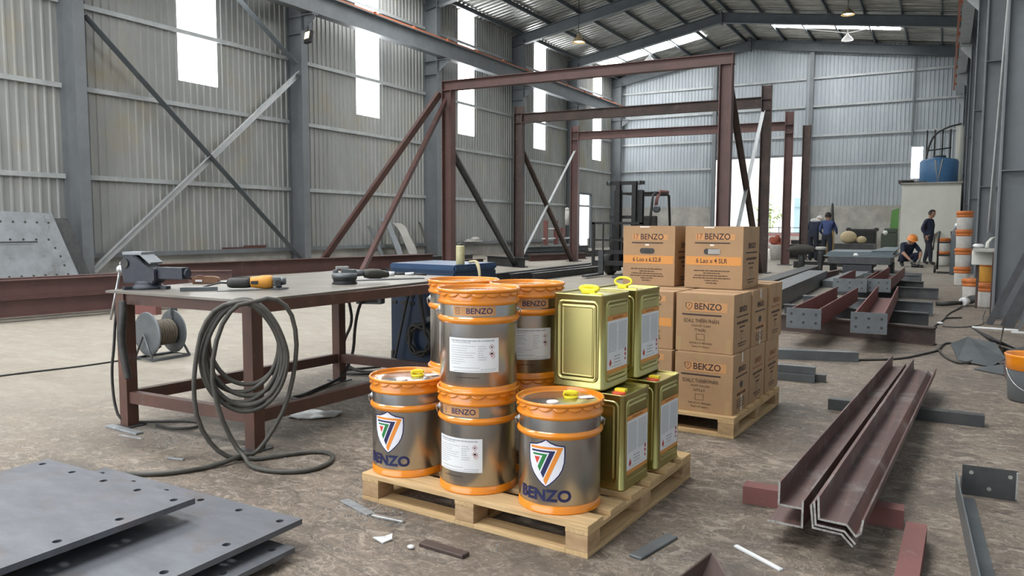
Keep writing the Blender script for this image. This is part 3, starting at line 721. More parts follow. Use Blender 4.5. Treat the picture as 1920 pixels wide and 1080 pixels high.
# ------------------------------------------------------------ gold square cans
CW, CDp, CH = .262, .285, .424
def can(label, corner, z, rz, handle):
    """square tin; corner is its near right bottom corner"""
    c, s = math.cos(rz), math.sin(rz)
    loc = (corner[0] - CW/2*c - CDp/2*s, corner[1] - CW/2*s + CDp/2*c, z)
    t = thing('square_tin_can', label, 'tin can', loc, rz, 'gold square tin cans')
    mb = MB()
    def rrect(w, d, r, z, n=5):
        P = []
        for cx, cy, a0 in ((w/2-r, d/2-r, 0), (-w/2+r, d/2-r, PI/2), (-w/2+r, -d/2+r, PI), (w/2-r, -d/2+r, 1.5*PI)):
            for k in range(n+1):
                a = a0 + PI/2*k/n; P.append((cx+r*math.cos(a), cy+r*math.sin(a), z))
        return P
    rings = []
    for dw, z in ((-.004,.002),(.004,.0),(.005,.006),(0,.010),(0,CH-.012),(.004,CH-.008),(.005,CH-.002),(.003,CH),(-.006,CH-.001),(-.010,CH-.009)):
        rings.append([mb.bm.verts.new(p) for p in rrect(CW+dw-.006, CDp+dw-.006, .022, z)])
    for A, B in zip(rings, rings[1:]):
        n = len(A)
        for i in range(n):
            f = mb.bm.faces.new((A[i], A[(i+1) % n], B[(i+1) % n], B[i])); f.smooth = True
    mb.bm.faces.new(rings[-1]); mb.bm.faces.new(rings[0][::-1])
    obj('body', mb, M['gold'], t)
    # pressed panel frames on the four sides
    def panel(w, h, axis, sgn):
        mb = MB(); prof = []
        def loop(inx, out): 
            P = []; ww, hh, r = w/2-inx, h/2-inx, max(.03-inx, .006)
            for cx, cy, a0 in ((ww-r, hh-r, 0), (-ww+r, hh-r, PI/2), (-ww+r, -hh+r, PI), (ww-r, -hh+r, 1.5*PI)):
                for k in range(5):
                    a = a0 + PI/2*k/4; P.append((cx+r*math.cos(a), cy+r*math.sin(a), out))
            return P
        L = [loop(0, -.001), loop(.003, .0035), loop(.008, .0045), loop(.013, .003), loop(.018, -.0005), loop(.022, .0005), loop(.026, .003), loop(.030, .0035), loop(.034, .0015)]
        V2 = []
        for lp in L:
            ring = []
            for a, b, o in lp:
                if axis == 'y': p = (a, sgn*((CDp-.006)/2+o), CH/2+b)
                else: p = (sgn*((CW-.006)/2+o), a, CH/2+b)
                ring.append(mb.bm.verts.new(p))
            V2.append(ring)
        for A, B in zip(V2, V2[1:]):
            n = len(A)
            for i in range(n):
                f = mb.bm.faces.new((A[i], A[(i+1) % n], B[(i+1) % n], B[i])); f.smooth = True
        mb.bm.faces.new(V2[-1])
        obj('pressed_panel', mb, M['gold'], t)
    for sg in (-1, 1): panel(CW-.05, CH-.055, 'y', sg); panel(CDp-.05, CH-.055, 'x', sg)
    # top: handle, cap
    zt = CH-.008
    if handle:
        mb = MB(); cx, cy = -.02, .01
        pts = [(cx+.045*math.cos(2*PI*k/20), cy+.004*math.sin(2*PI*k/20), zt+(.034+.020*math.sin(2*PI*k/20) if handle == 2 else .022+.009*math.sin(2*PI*k/20))) for k in range(20)]
        mb.tube(pts, .0062 if handle == 2 else .010, 8, True); mb.box((cx, cy, zt+.008), (.045 if handle == 2 else .07, .028, .018), bevel=.004); obj('handle', mb, M['yellow'], t)
        mb = MB(); mb.lathe([(.030,0),(.030,.006),(.026,.008),(.001,.008)], (.06, -.08, zt), 24); obj('cap', mb, M['yellow'], t)
    else:
        mb = MB(); mb.lathe([(.030,0),(.030,.012),(.026,.014),(.001,.014)], (.085, -.115 if False else -.098, zt), 24); obj('cap', mb, M['redcap'], t)
        mb = MB(); mb.box((.088, -.085, zt+.020), (.05, .03, .013), bevel=.004); obj('pull_tab', mb, M['yellow'], t)
    x = (CW-.006)/2 + .0046
    u0, u1, v0, v1 = -.112, .106, .085, .305
    for b0, b1 in ((v1, v1+.022), (v0-.018, v0)): art('label_band', FLAT().rect(u0, b0, u1, b1).right(x), M['ink_orange'], t)
    art('data_label', FLAT().rect(u0, v0, u1, v1).right(x), M['paper'], t)
    rnd = random.Random(int(corner[1]*977)); f = FLAT()
    for k in range(17): f.words(u0+.012, -.012, v1-.014-k*.0078, .0034, rnd, .25); f.words(.004, u1-.012, v1-.014-k*.0078, .0034, rnd, .25)
    for k in range(3): f.words(-.04, .03, v0+.055-k*.014, .006, rnd, .3)
    f.words(-.07, .05, v0+.012, .0028, rnd); art('label_text', f.right(x+.0006), M['paper_grey'], t)
    f = FLAT().poly([(u0+.02,v0+.028),(u0+.034,v0+.014),(u0+.048,v0+.028),(u0+.034,v0+.05)]).rect(u1-.032, v0+.045, u1-.016, v0+.058).rect(u1-.032, v0+.064, u1-.016, v0+.080).rect(u1-.030, v0+.024, u1-.018, v0+.036)
    art('hazard_mark', f.right(x+.0007), M['hazard'], t)
    art('brand_line', FLAT().words(-.06, .05, v1+.011, .006, rnd, .25).right(x+.0007), M['ink_rust'], t)
    return t
TL = DECK
can('lower gold tin can at the near right, red and yellow cap', (-1.165, 3.045), TL, R(-4), False)
can('lower gold tin can at the far right end of the pallet, red cap', (-1.135, 3.405), TL, R(-4), False)
can('upper gold tin can nearer the camera, yellow spout on top', (-1.282, 3.092), TL+CH, R(-3), 1)
can('upper gold tin can farther back, yellow loop handle upright', (-1.250, 3.440), TL+CH, R(-3), 2)

# ------------------------------------------------------------ cartons
def carton(label, corner, z, w_, d_, h_, kind, rz=RZ, side='plain', title='BENZO', extra=None, tape=True):
    c, s = math.cos(rz), math.sin(rz)
    loc = (corner[0] - w_/2*c - d_/2*s, corner[1] - w_/2*s + d_/2*c, z)
    t = thing('carton', label, 'cardboard box', loc, rz, 'stacked cardboard cartons')
    mb = MB(); mb.box((0,0,h_/2), (w_,d_,h_), bevel=.004); obj('box_body', mb, M['card'], t)
    mb = MB(); mb.box((0,0,h_+.0008), (w_-.012, .003, .002)); obj('flap_seam', mb, M['ink_soft'], t)
    y = -d_/2 - .0012; x = w_/2 + .0012; k = w_/.38; rnd = random.Random(int(abs(corner[0]*991)+z*577))
    def F(): return FLAT()
    if kind == 'contents':
        art('brand_patch', F().rect(-.118*k, .262*k, .148*k, .322*k).front(y), M['ink_orange_pale'], t)
        f = F().text(title, .022*k, .293*k, .058*k, .018, width=.178*k, align='CENTER'); f.rect(-.148*k, .236*k, .112*k, .245*k)
        # small shield outline
        sh = [(-.125*k,.312*k),(-.103*k,.318*k),(-.081*k,.312*k),(-.083*k,.292*k),(-.103*k,.270*k),(-.123*k,.292*k)]
        for a, b in zip(sh, sh[1:]+sh[:1]):
            d = V((b[0]-a[0], b[1]-a[1])).normalized()*.0016; n_ = V((-d.y, d.x)); f.poly([(a[0]-n_.x,a[1]-n_.y),(b[0]-n_.x,b[1]-n_.y),(b[0]+n_.x,b[1]+n_.y),(a[0]+n_.x,a[1]+n_.y)])
        f.text('7', -.102*k, .296*k, .026*k, .01)
        art('lettering', f.front(y-.0006), M['ink'], t)
        f = F().text('SOA.L THÉIÌH PHÁN' if title == 'BENZO' else 'SOAL.C THÁIIÌH PHÁN', -.02*k, .200*k, .036*k, .006, width=.232*k)
        f.text('TOWI VIÊT XUẤEO'.replace('Ấ','Á') if title == 'BENZO' else 'THOMT WIXUMO', -.02*k, .168*k, .021*k, 0, width=.128*k).text('TT 0ƯZR5'.replace('Ư','U') if title == 'BENZO' else '3.0T5.6 0', -.026*k, .141*k, .024*k, .006, width=.075*k)
        f.frame(-.052*k, .078*k, .004*k, .117*k, .0022).text('Goil nai trás dtiin,duno', -.022*k, .058*k, .018*k, .004, width=.152*k).text('Thanh in Êl doane n', -.022*k, .034*k, .017*k, .004, width=.118*k)
        art('contents_text', f.front(y-.0006), M['ink_soft'], t)
        for tx, tz, tw, th_ in ((-w_/2+.022, .045, .030, .09), (w_/2-.030, .045, .030, .09), (-.02, .028, .034, .056), (-.02, h_-.018, .04, .036)):
            mb = MB(); mb.box((tx, y+.0008, tz), (tw, .0008, th_)); obj('packing_tape', mb, M['tape'], t)
    elif kind == 'count':
        art('brand_patch', F().rect(-.118*k, .312*k, .138*k, .352*k).front(y), M['ink_orange_pale'], t)
        art('orange_stripe', F().rect(-w_/2+.008, .150*k, w_/2-.010, .206*k).front(y), M['ink_orange'], t)
        f = F().text(title, .024*k, .333*k, .054*k, .018, width=.166*k).rect(-.124*k, .290*k, .106*k, .297*k); f.text(extra, -.012*k, .177*k, .042*k, .012, width=.205*k); art('lettering', f.front(y-.0007), M['ink'], t)
        art('logo_letters', F().text('17', -.096*k, .333*k, .05*k, .012, width=.036*k).front(y-.0007), M['ink_rust'], t)
        f = F(); wd = [.235, .11, .225, .245, .09, .07]
        for i, q in enumerate(wd): f.words(-.01*k-q*k/2, -.01*k+q*k/2, (.114-.0158*i)*k, .0062*k, rnd, .3)
        art('small_print', f.front(y-.0007), M['ink_soft'], t)
        P = []
        for sg in (1, -1):
            for q in range(9): a = -PI/2*sg + PI*q/8*sg if sg == 1 else PI/2 + PI*q/8; P.append((-.01*k + sg*.035*k + .019*k*math.cos(a), .238*k + .019*k*math.sin(a)))
        art('hand_hole', F().poly(P).front(y-.0009), M['black'], t)
        if extra.startswith('6 Lao'):
            mb = MB(); mb.box((.004, y-.0012, .238*k), (.078*k, .0004, .032*k)); obj('inner_flap', mb, M['dwarf'], t)
        for tx, tz, tw, th_ in ((-.01*k, .279*k, .028, .012), (-.03*k, h_-.006, .07, .010)):
            mb = MB(); mb.box((tx, y-.0008, tz), (tw, .0006, th_)); obj('torn_tape', mb, M['tape_clear'], t)
    # right side print
    rs = F(); q = d_/.38
    rs.text('BENZO', .01, .275*k, .05*k, .014, width=.165*q); rs.rect(-.13*q, .228*k, .13*q, .236*k); art('side_lettering', rs.right(x+.0003), M['ink'] if side != 'rust' else M['ink_rust'], t)
    f = F(); f.words(-.12*q, .12*q, .192*k, .016*k, rnd, .2); f.words(-.07*q, .06*q, .162*k, .011*k, rnd)
    if side == 'hole':
        P = [(.03*math.cos(2*PI*i/20), .175*k + .022*math.sin(2*PI*i/20)) for i in range(20)]; f = F(); art('hand_hole', F().poly(P).right(x+.0005), M['black'], t)
        art('side_stripe', F().rect(-.12*q, .10*k, .13*q, .135*k).right(x), M['ink_orange_pale'], t); f.words(-.10*q, .10*q, .118*k, .02*k, rnd, .2)
        for i in range(4): f.words(-.10*q, .08*q, .08*k-.015*i, .006, rnd)
    else:
        f.words(-.04*q, .04*q, .132*k, .012*k, rnd); f.frame(-.03*q, .085*k, .03*q, .115*k, .002); f.words(-.09*q, .09*q, .058*k, .008*k, rnd, .25); f.words(-.07*q, .07*q, .04*k, .008*k, rnd, .25)
    art('side_print', f.right(x+.0003), M['ink_soft'], t)
    if tape:
        for tz, th_ in ((.055, .11), (h_-.03, .06)):
            mb = MB(); mb.box((x-.0004, .01, tz), (.0008, .028, th_)); obj('side_tape', mb, M['tape_clear'] if side == 'hole' else M['tape'], t)
    return t
B0 = V((-1.077, 4.628, 0)); bw, bd, bh = .368, .355, .366
def bp(i, k, dx=0, dy=0): return B0 - PX*((bw+.022)*i - dx) + PY*((bd+.013)*k + dy)
Z1 = DECK; Z2 = Z1+bh+.002; Z3 = Z2+bh+.003
carton('bottom front carton reading BEKZO, at the near pallet corner', bp(0,0), Z1, bw, bd, bh, 'contents', side='hole', title='BEKZO')
carton('bottom carton in the middle of the right hand pallet side', bp(0,1), Z1, bw, bd, bh, 'plain', side='rust')
carton('bottom carton at the far end of the right hand pallet side', bp(0,2,.0,.012), Z1, bw, bd, bh, 'plain', side='rust')
carton('bottom left carton, a strip of it showing behind the gold cans', bp(1,0), Z1, bw, bd, bh, 'count', extra='6 Loo s 6.52.8')
carton('middle layer front carton reading BENZO with a contents list', bp(0,0,-.018,.045), Z2, bw, bd, bh, 'contents', R(-3.9))
carton('middle layer carton with an oval hand hole on its right side', bp(0,1,-.006,.045), Z2, bw, bd, bh, 'plain', side='hole')
carton('middle layer carton at the far end of the stack', bp(0,2,.004,.05), Z2, bw, bd, bh+.02, 'plain', side='rust')
carton('middle layer left carton, a strip showing above the gold cans', bp(1,0,-.014,.045), Z2, bw, bd, bh, 'count', extra='6 Loo s 6.52.8')
carton('middle layer left carton hidden under the top left carton', bp(1,1,-.014,.045), Z2, bw, bd, bh, 'plain')
carton('bottom left carton hidden in the second row', bp(1,1), Z1, bw, bd, bh, 'plain')
carton('top right carton with a pale flap in its hand hole', (-1.135, 5.062), Z3, .392, .385, .412, 'count', R(-3.3), extra='6 Lao x 4 SLR')
carton('top left carton with a dark open hand hole', (-1.602, 5.10), Z3, .385, .385, .414, 'count', R(-3.3), extra='6 Loo s 6.52.8')
# ------------------------------------------------------------ work table
ZT = .862
t = thing('work_table', 'brown steel work table with a worn plate top and a coiled hose on its corner', 'table', (-3.95, 3.9, 0))
TO = V((-3.95, 3.9, 0))
LEG = {'near': (-3.375, 3.0), 'left': (-4.47, 2.965), 'back': (-4.30, 4.72), 'far': (-3.29, 4.74)}
def rel(p, z=0): return V((p[0], p[1], z)) - TO
mb = MB(); mb.poly([rel(p, ZT-.014) for p in ((-4.60,2.92),(-3.335,2.935),(-3.345,5.20),(-4.85,5.29))], .014, (0,0,1)); obj('table_top', mb, M['tabletop'], t)
for k, p in LEG.items():
    mb = MB(); mb.box(rel(p, (ZT-.014)/2), (.078,.078,ZT-.014), bevel=.004); lg = obj('leg', mb, M['table'], t)
    mb = MB(); mb.box(rel(p, .004), (.15,.13,.008)); obj('foot_plate', mb, M['steel_dark'], lg)
for a, b in (('left','near'), ('near','far'), ('left','back'), ('back','far')):
    for z, h in ((ZT-.014-.034, .066), (.190, .072)):
        p0, p1 = rel(LEG[a], z), rel(LEG[b], z); d = (p1-p0).normalized()
        mb = MB(); mb.ext(prof_R(.05, h), p0+d*.039, p1-d*.039); obj('rail', mb, M['table'], t)

# ------------------------------------------------------------ vise (block local: x along the screw, toward the image right)
t = thing('bench_vise', 'dark blue grey bench vise bolted on the left table corner', 'vise', (-4.50, 3.15, ZT), R(15)); t.scale = (1.12, 1.15, 1.22)
mb = MB(); mb.lathe([(.10,0),(.10,.012),(.075,.02),(.07,.03),(.065,.045)], (0,0,0), 28)
for a in (0, 2.1, 4.2): mb.box((.11*math.cos(a), .11*math.sin(a), .008), (.05,.04,.016), a)
obj('swivel_base', mb, M['vise'], t)
mb = MB(); mb.ext([(-.13,.03),(.07,.03),(.09,.05),(.09,.105),(.02,.125),(-.02,.165),(-.06,.182),(-.12,.178),(-.145,.12)], (0,-.05,0), (0,.05,0), (0,0,1)); 
for f in mb.bm.faces: pass
bmesh.ops.bevel(mb.bm, geom=list(mb.bm.edges), offset=.006, segments=2, affect='EDGES'); obj('body', mb, M['vise'], t)
mb = MB(); mb.box((-.06, 0, .188), (.13,.105,.016), bevel=.003); mb.box((.02, 0, .165), (.10,.10,.012), rot=Euler((0,.6,0)), bevel=.003); obj('jaw_anvil', mb, M['plate_old'], t)
mb = MB(); mb.box((.17, 0, .085), (.17,.062,.062), bevel=.004); mb.cyl((.255,0,.085), (.275,0,.085), .024); obj('slide', mb, M['vise'], t)
mb = MB(); mb.cyl((-.145,0,.10), (-.20,0,.10), .018); mb.sph((-.19,0,.10), .022); obj('screw', mb, M['bright'], t)
mb = MB(); mb.cyl((-.19,0.01,.13), (-.225,-.05,-.17), .007); mb.sph((-.19,.01,.13), .011); obj('handle_bar', mb, M['bright'], t)
mb = MB(); mb.cyl((-.11,-.051,.135), (-.11,-.058,.135), .026); obj('oil_hole', mb, M['black'], t)

# other things on the table
mb = MB(); mb.ext([(-.07,-.02),(.10,-.02),(.115,-.008),(.115,.018),(.09,.03),(.02,.032),(-.07,.026)], (0,-.03,.02), (0,.03,.02), (0,0,1)); bmesh.ops.bevel(mb.bm, geom=list(mb.bm.edges), offset=.006, segments=2, affect='EDGES')
t = thing('hand_plane', 'brown wooden hand plane beside the vise on the work table', 'tool', (-4.56, 3.62, ZT), R(35)); obj('stock', mb, M['rust'] if False else mat('worn_wood', (.16,.07,.035), .5, 0, (.24,.13,.07), 20), t)
mb = MB(); mb.box((-.02,-.032,.022), (.045,.004,.014)); obj('pale_mark', mb, M['paper'], t)
mb = MB(); mb.cyl((-.07,0,.038), (-.16,0,.046), .012, .009); mb.sph((-.02,0,.054), .012, (2.6,.9,.5)); obj('tote', mb, M['red'], t)
mb = MB(); mb.ext(prof_line([(-.014,.0),(-.014,.022),(.014,.022),(.014,0)], .002), (0,0,0), (.14,.17,0), (0,0,1)); o = solo('steel_channel', mb, M['steel_grey'], 'short steel channel offcut lying before the orange grinder', 'offcut'); o.location = (-4.07, 3.20, ZT)
mb = MB(); mb.box((0,0,.002), (.42,.035,.004)); o = solo('steel_ruler', mb, M['steel_grey'], 'flat steel strip under the orange angle grinder', 'strip'); o.location = (-3.82, 3.40, ZT); o.rotation_euler = (0,0,R(55))
def grinder(label, loc, rz, mm, disc=True):
    t = thing('angle_grinder', label, 'power tool', loc, rz)
    mb = MB(); mb.lathe([(.018,-.01),(.029,0),(.033,.02),(.034,.10),(.032,.135)], (-.19,0,.042), 20, (1,0,0)); obj('grip', mb, M['black'], t)
    mb = MB(); mb.lathe([(.033,0),(.037,.03),(.041,.06),(.046,.09),(.045,.125),(.034,.140)], (-.057,0,.045), 20, (1,0,0)); obj('motor_housing', mb, mm, t)
    mb = MB(); mb.box((.105,0,.046), (.055,.062,.06), bevel=.012); mb.cyl((.125,0,.05), (.165,0,.05), .03, .022); obj('gear_head', mb, M['steel_grey'], t)
    mb = MB(); mb.cyl((.112,-.03,.046), (.118,-.14,.05), .014, .017); obj('side_handle', mb, M['black'], t)
    mb = MB(); mb.lathe([(.062,0),(.062,.003),(.02,.006),(.012,.02)], (.12,0,.004), 32); obj('disc', mb, M['steel_dark'], t)
    mb = MB(); mb.box((-.03,-.040,.045), (.045,.008,.022), bevel=.003); obj('switch', mb, M['black'], t)
    mb = MB(); mb.tube([(-.20,0,.042), (-.25,.01,.045), (-.30,.03,.03), (-.36,.06,.010)], .006); obj('cord', mb, M['black'], t)
    return t
grinder('orange and black angle grinder lying near the front table corner', (-3.86, 3.50, ZT), R(44), M['tool_orange'])
# second grinder: big cup wheel, dark handle
t = thing('angle_grinder', 'grey angle grinder standing on its cup wheel at the right side of the table', 'power tool', (-3.70, 4.13, ZT), R(58))
mb = MB(); mb.lathe([(.085,0),(.090,.006),(.080,.012),(.080,.030),(.086,.036),(.086,.044),(.07,.05)], (0,0,0), 36); obj('cup_wheel', mb, M['black_metal'], t)
mb = MB(); mb.lathe([(.088,0),(.092,.012),(.086,.03),(.05,.034)], (0,0,.046), 32); mb.box((-.06,.02,.085), (.03,.05,.03), bevel=.006); obj('guard', mb, M['steel_grey'], t)
mb = MB(); mb.box((.03,0,.075), (.10,.06,.055), bevel=.012); mb.cyl((.07,0,.075), (.14,0,.072), .028, .020); obj('gear_head', mb, M['steel_grey'], t)
mb = MB(); mb.lathe([(.014,0),(.030,.01),(.036,.05),(.034,.13),(.026,.15),(.022,.19)], (.135,0,.070), 20, (1,0,-.06)); obj('motor_housing', mb, mat('dark_olive_plastic', (.035,.033,.026), .5), t)
mb = MB(); mb.box((-.02,-.01,.115), (.09,.03,.02), bevel=.004); obj('loose_bracket', mb, M['bright'], t)
# torch
t = thing('welding_torch', 'grey welding torch with white collars lying by the blue machine', 'torch', (-3.78, 4.72, ZT), R(32))
mb = MB(); mb.cyl((-.16,0,.032), (-.02,0,.035), .030, .030); obj('grip', mb, M['steel_grey'], t)
mb = MB(); mb.cyl((-.02,0,.035), (.05,0,.036), .022, .018); mb.cyl((.13,0,.036), (.20,0,.036), .010, .014); obj('collar', mb, M['white_strip'], t)
mb = MB(); mb.cyl((.05,0,.036), (.13,0,.036), .009); mb.cyl((.20,0,.036), (.30,0,.03), .008); obj('nozzle', mb, M['black'], t)
mb = MB(); mb.box((0,0,.003), (.62,.10,.006)); o = solo('steel_flat', mb, M['steel_dark'], 'thin dark flat bar under the welding torch', 'bar'); o.location = (-3.72, 4.60, ZT); o.rotation_euler = (0,0,R(60))
mb = MB(); mb.box((0,0,.02), (.10,.05,.04), bevel=.008); o = solo('clamp_block', mb, M['white_strip'], 'small white block on the far side of the table', 'block'); o.location = (-3.88, 4.36, ZT)

# ------------------------------------------------------------ hose over the table corner
import itertools
ex = V((.76*-1*-1, .65, 0)); ex = V((.65, .76, 0)).normalized(); ez = V((0,0,1)); toward = V((.76, -.65, 0)).normalized()
HC = V((-3.325, 2.885, 0))
def hp(x, z, d=0): return HC + ex*x + ez*z + toward*d
pts = []
turns = [(-.01,.15,.868,.52,.0), (.0,.215,.874,.29,.014), (.0,.18,.868,.44,.026), (.012,.225,.876,.25,.036), (-.02,.20,.864,.375,.046), (.01,.235,.870,.228,.054), (.0,.19,.862,.33,.06), (.015,.215,.866,.265,.068)]
for i, (cx, hw, zt, zbm, dd) in enumerate(turns):
    nx = turns[min(i+1, len(turns)-1)]
    for k in range(36):
        q = k/36; a = PI/2 + 2*PI*q
        l = lambda u, v: u + (v-u)*q
        cz = (l(zt, nx[2]) + l(zbm, nx[3]))/2; hz = (l(zt, nx[2]) - l(zbm, nx[3]))/2
        narrow = .82 if math.sin(a) > 0 else 1.0
        x = l(cx, nx[0]) + l(hw, nx[1])*math.cos(a)*(narrow + (1-narrow)*(1-abs(math.sin(a))))
        pts.append(hp(x, cz + hz*math.sin(a), l(dd, nx[4]) + .012*math.cos(a)))
pts += [hp(.0,.865,.065), hp(-.12,.845,.07), hp(-.20,.74,.07), hp(-.235,.58,.07), hp(-.255,.40,.07), hp(-.235,.22,.075), hp(-.16,.08,.08), hp(-.07,.016,.09)]
pts += [V(p) for p in ((-3.282,2.83,.013), (-3.19,2.845,.013), (-3.127,2.96,.013), (-3.05,3.09,.013), (-2.95,3.135,.013), (-2.866,3.091,.013), (-2.80,2.985,.013), (-2.80,2.86,.013), (-2.88,2.77,.013), (-3.02,2.73,.013), (-3.14,2.745,.016), (-3.22,2.79,.038))]
pts += [hp(-.06,.10,.10), hp(-.13,.28,.10), hp(-.165,.5,.09), hp(-.12,.72,.09), hp(-.04,.845,.08), hp(.05,.862,.075), hp(.16,.885,.06), hp(.25,.82,.05), hp(.285,.66,.05), hp(.27,.48,.05), hp(.22,.28,.06), hp(.13,.12,.06), hp(.05,.02,.06)]
pts += [V(p) for p in ((-3.26,2.80,.034), (-3.29,2.66,.013), (-3.36,2.50,.013), (-3.45,2.40,.013), (-3.62,2.32,.013))]
def smooth(P, n=2):
    for _ in range(n):
        Q = [P[0]]
        for a, b in zip(P, P[1:]): Q += [a*.75+b*.25, a*.25+b*.75]
        P = Q + [P[-1]]
    return P
mb = MB(); mb.tube(smooth(pts, 1), .0125, 10); solo('rubber_hose', mb, M['hose'], 'dark grey rubber hose looped over the near table corner and across the floor', 'hose')
# strap and cable at the left leg
mb = MB(); P = smooth([V(p) for p in ((-4.40,2.90,.80), (-4.36,2.87,.70), (-4.37,2.86,.58), (-4.34,2.86,.45), (-4.31,2.86,.335))], 2)
mb.tube(P, .02, 8, rs=[.026-.010*abs(i/len(P)-.35) for i in range(len(P))]); solo('tool_strap', mb, M['black'], 'black rubber strap hanging inside the left front table leg', 'strap')
mb = MB(); mb.tube(smooth([V(p) for p in ((-4.53,2.96,.82), (-4.545,2.94,.66), (-4.55,2.93,.5), (-4.57,2.92,.36), (-4.56,2.92,.15), (-4.50,2.92,.03), (-4.40,3.05,.012), (-4.25,3.18,.012), (-4.10,3.22,.012), (-4.02,3.12,.012), (-4.12,3.02,.012), (-4.30,3.03,.012))], 2), .009, 7); solo('power_cable', mb, M['black'], 'black cable hanging down the outer side of the left front table leg', 'cable')
mb = MB(); mb.tube(smooth([V(p) for p in ((-6.9,3.1,.008), (-6.80,3.62,.008), (-6.70,3.94,.008), (-6.66,4.3,.008), (-6.60,4.60,.02), (-6.58,4.72,.10))], 2), .008, 6); solo('reel_cable', mb, M['black'], 'thin dark cable running along the pale floor to the cable reel', 'cable')
# cable reel
t = thing('cable_reel', 'grey metal cable reel standing on the pale floor behind the table', 'reel', (-6.50, 4.66, 0), R(88)); t.scale = (1.05,1.05,1.05)
for s in (-1, 1):
    mb = MB(); mb.lathe([(.19,-.008),(.20,-.003),(.19,.006),(.15,.002),(.05,.012),(.001,.012)], (s*.13,0,.235), 32, (s,0,0)); obj('flange', mb, M['steel_grey'], t)
mb = MB(); mb.cyl((-.125,0,.235), (.125,0,.235), .09); obj('drum', mb, M['steel_dark'], t)
mb = MB(); P = []
for k in range(8*16+1):
    a = 2*PI*k/16; P.append((-.105+.21*k/(8*16), .106*math.cos(a), .235+.106*math.sin(a)))
mb.tube(P, .0145, 7); obj('wound_cable', mb, mat('dusty_cable', (.085,.07,.05), .7, 0, (.13,.11,.085), 20), t)
mb = MB(); mb.tube([(-.17,-.13,.015), (.20,-.13,.015), (.20,.13,.015), (-.17,.13,.015)], .013, 8, True); mb.tube([(.20,-.13,.015), (.165,0,.235), (.20,.13,.015)], .011, 8); mb.tube([(-.17,-.13,.015), (-.165,0,.235), (-.17,.13,.015)], .011, 8); obj('stand', mb, M['steel_grey'], t)
mb = MB(); mb.box((.135,0,.43), (.07,.03,.09), bevel=.004); mb.box((.12,0,.36), (.02,.04,.10)); obj('bracket', mb, M['steel_grey'], t)

# ------------------------------------------------------------ blue machine behind the table
WH = .935
wc = V((-3.60, 5.385, 0)); wl = V((-4.335, 5.44, 0)); wr = V((-3.585, 6.05, 0))
t = thing('welding_machine', 'dark blue welding machine with a lighter lid behind the work table', 'machine', wc)
a = wl-wc; b = wr-wc
mb = MB(); mb.poly([V((0,0,.05)), a+V((0,0,.05)), a+b+V((0,0,.05)), b+V((0,0,.05))], WH-.10, (0,0,1)); bmesh.ops.bevel(mb.bm, geom=list(mb.bm.edges), offset=.012, segments=2, affect='EDGES'); obj('cabinet', mb, M['blue_machine'], t)
e = .012
mb = MB(); mb.poly([V((0,0,WH-.055)) + a*-.01 + b*-.01, a*1.01+b*-.01+V((0,0,WH-.055)), a*1.01+b*1.01+V((0,0,WH-.055)), a*-.01+b*1.01+V((0,0,WH-.055))], .06, (0,0,1)); bmesh.ops.bevel(mb.bm, geom=list(mb.bm.edges), offset=.015, segments=2, affect='EDGES'); obj('lid', mb, M['blue_top'], t)
an = a.normalized(); nf = V((an.y, -an.x, 0));  nf = -nf if nf.dot(V((0,-1,0))) < 0 else nf
for i in range(4):
    for j in range(3):
        mb = MB(); c = a*(.93-.14*i) + V((0,0,.72-.065*j)) + nf*.003; mb.box(c, (.055,.012,.03), math.atan2(an.y, an.x)); obj('louvre', mb, M['black'], t)
mb = MB(); mb.box(a*.30+nf*.004+V((0,0,.60)), (.30,.01,.30), math.atan2(an.y, an.x)); obj('front_panel', mb, mat('darker_blue_panel', (.008,.02,.05), .45), t)
mb = MB()
for q in (.34, .12): mb.cyl(a*q+nf*.004+V((0,0,.47)), a*q+nf*.05+V((0,0,.47)), .022)
obj('terminal', mb, M['steel_grey'], t)
mb = MB(); mb.tube([a*.95+nf*.01+V((0,0,.15)), a*.95+nf*.01+V((0,0,.05))], .02, 6); 
for q in (.08, .92):
    for w2 in (.1, .9): mb.cyl(a*q+b*w2+V((0,0,0)), a*q+b*w2+V((0,0,.055)), .045)
obj('foot', mb, M['black'], t)
# coiled lead hanging on the front
P = []
for k in range(70):
    q = 2*PI*k/24; r_ = .125 + .02*math.sin(k*.9); P.append(wc + a*.48 + nf*(.045+.02*(k/70)) + an*(r_*.95*math.sin(q)) + V((0,0,.28 + r_*1.0*math.cos(q))))
P += [wc + a*.40 + nf*.06 + V((0,0,.45)), wc + a*.46 + nf*.05 + V((0,0,.62)), wc + a*.50 + nf*.045 + V((0,0,.80))]
mb = MB(); mb.tube(smooth(P,1), .015, 8); solo('welding_lead', mb, M['black'], 'black welding lead coiled and hanging on the front of the blue machine', 'cable')
mb = MB(); mb.tube(smooth([wc+a*.62+nf*.03+V((0,0,.78)), wc+a*.72+nf*.05+V((0,0,.5)), wc+a*.80+nf*.06+V((0,0,.25)), wc+a*.86+nf*.08+V((0,0,.03)), V((-4.45,5.1,.015)), V((-4.6,4.95,.015)), V((-4.3,4.9,.015)), V((-4.1,5.15,.015))], 2), .012, 7); solo('welding_lead', mb, M['black'], 'second black lead hanging from the blue machine to the floor', 'cable')
mb = MB(); mb.tube(smooth([V(p) for p in ((-4.36,4.86,.80), (-4.34,4.90,.62), (-4.36,4.96,.45), (-4.50,5.0,.28), (-4.55,5.02,.12), (-4.42,5.02,.02), (-4.2,5.08,.013), (-4.05,5.2,.013))], 2), .013, 7); solo('power_cable', mb, M['black'], 'black cable curving from the table back to the floor left of the blue machine', 'cable')
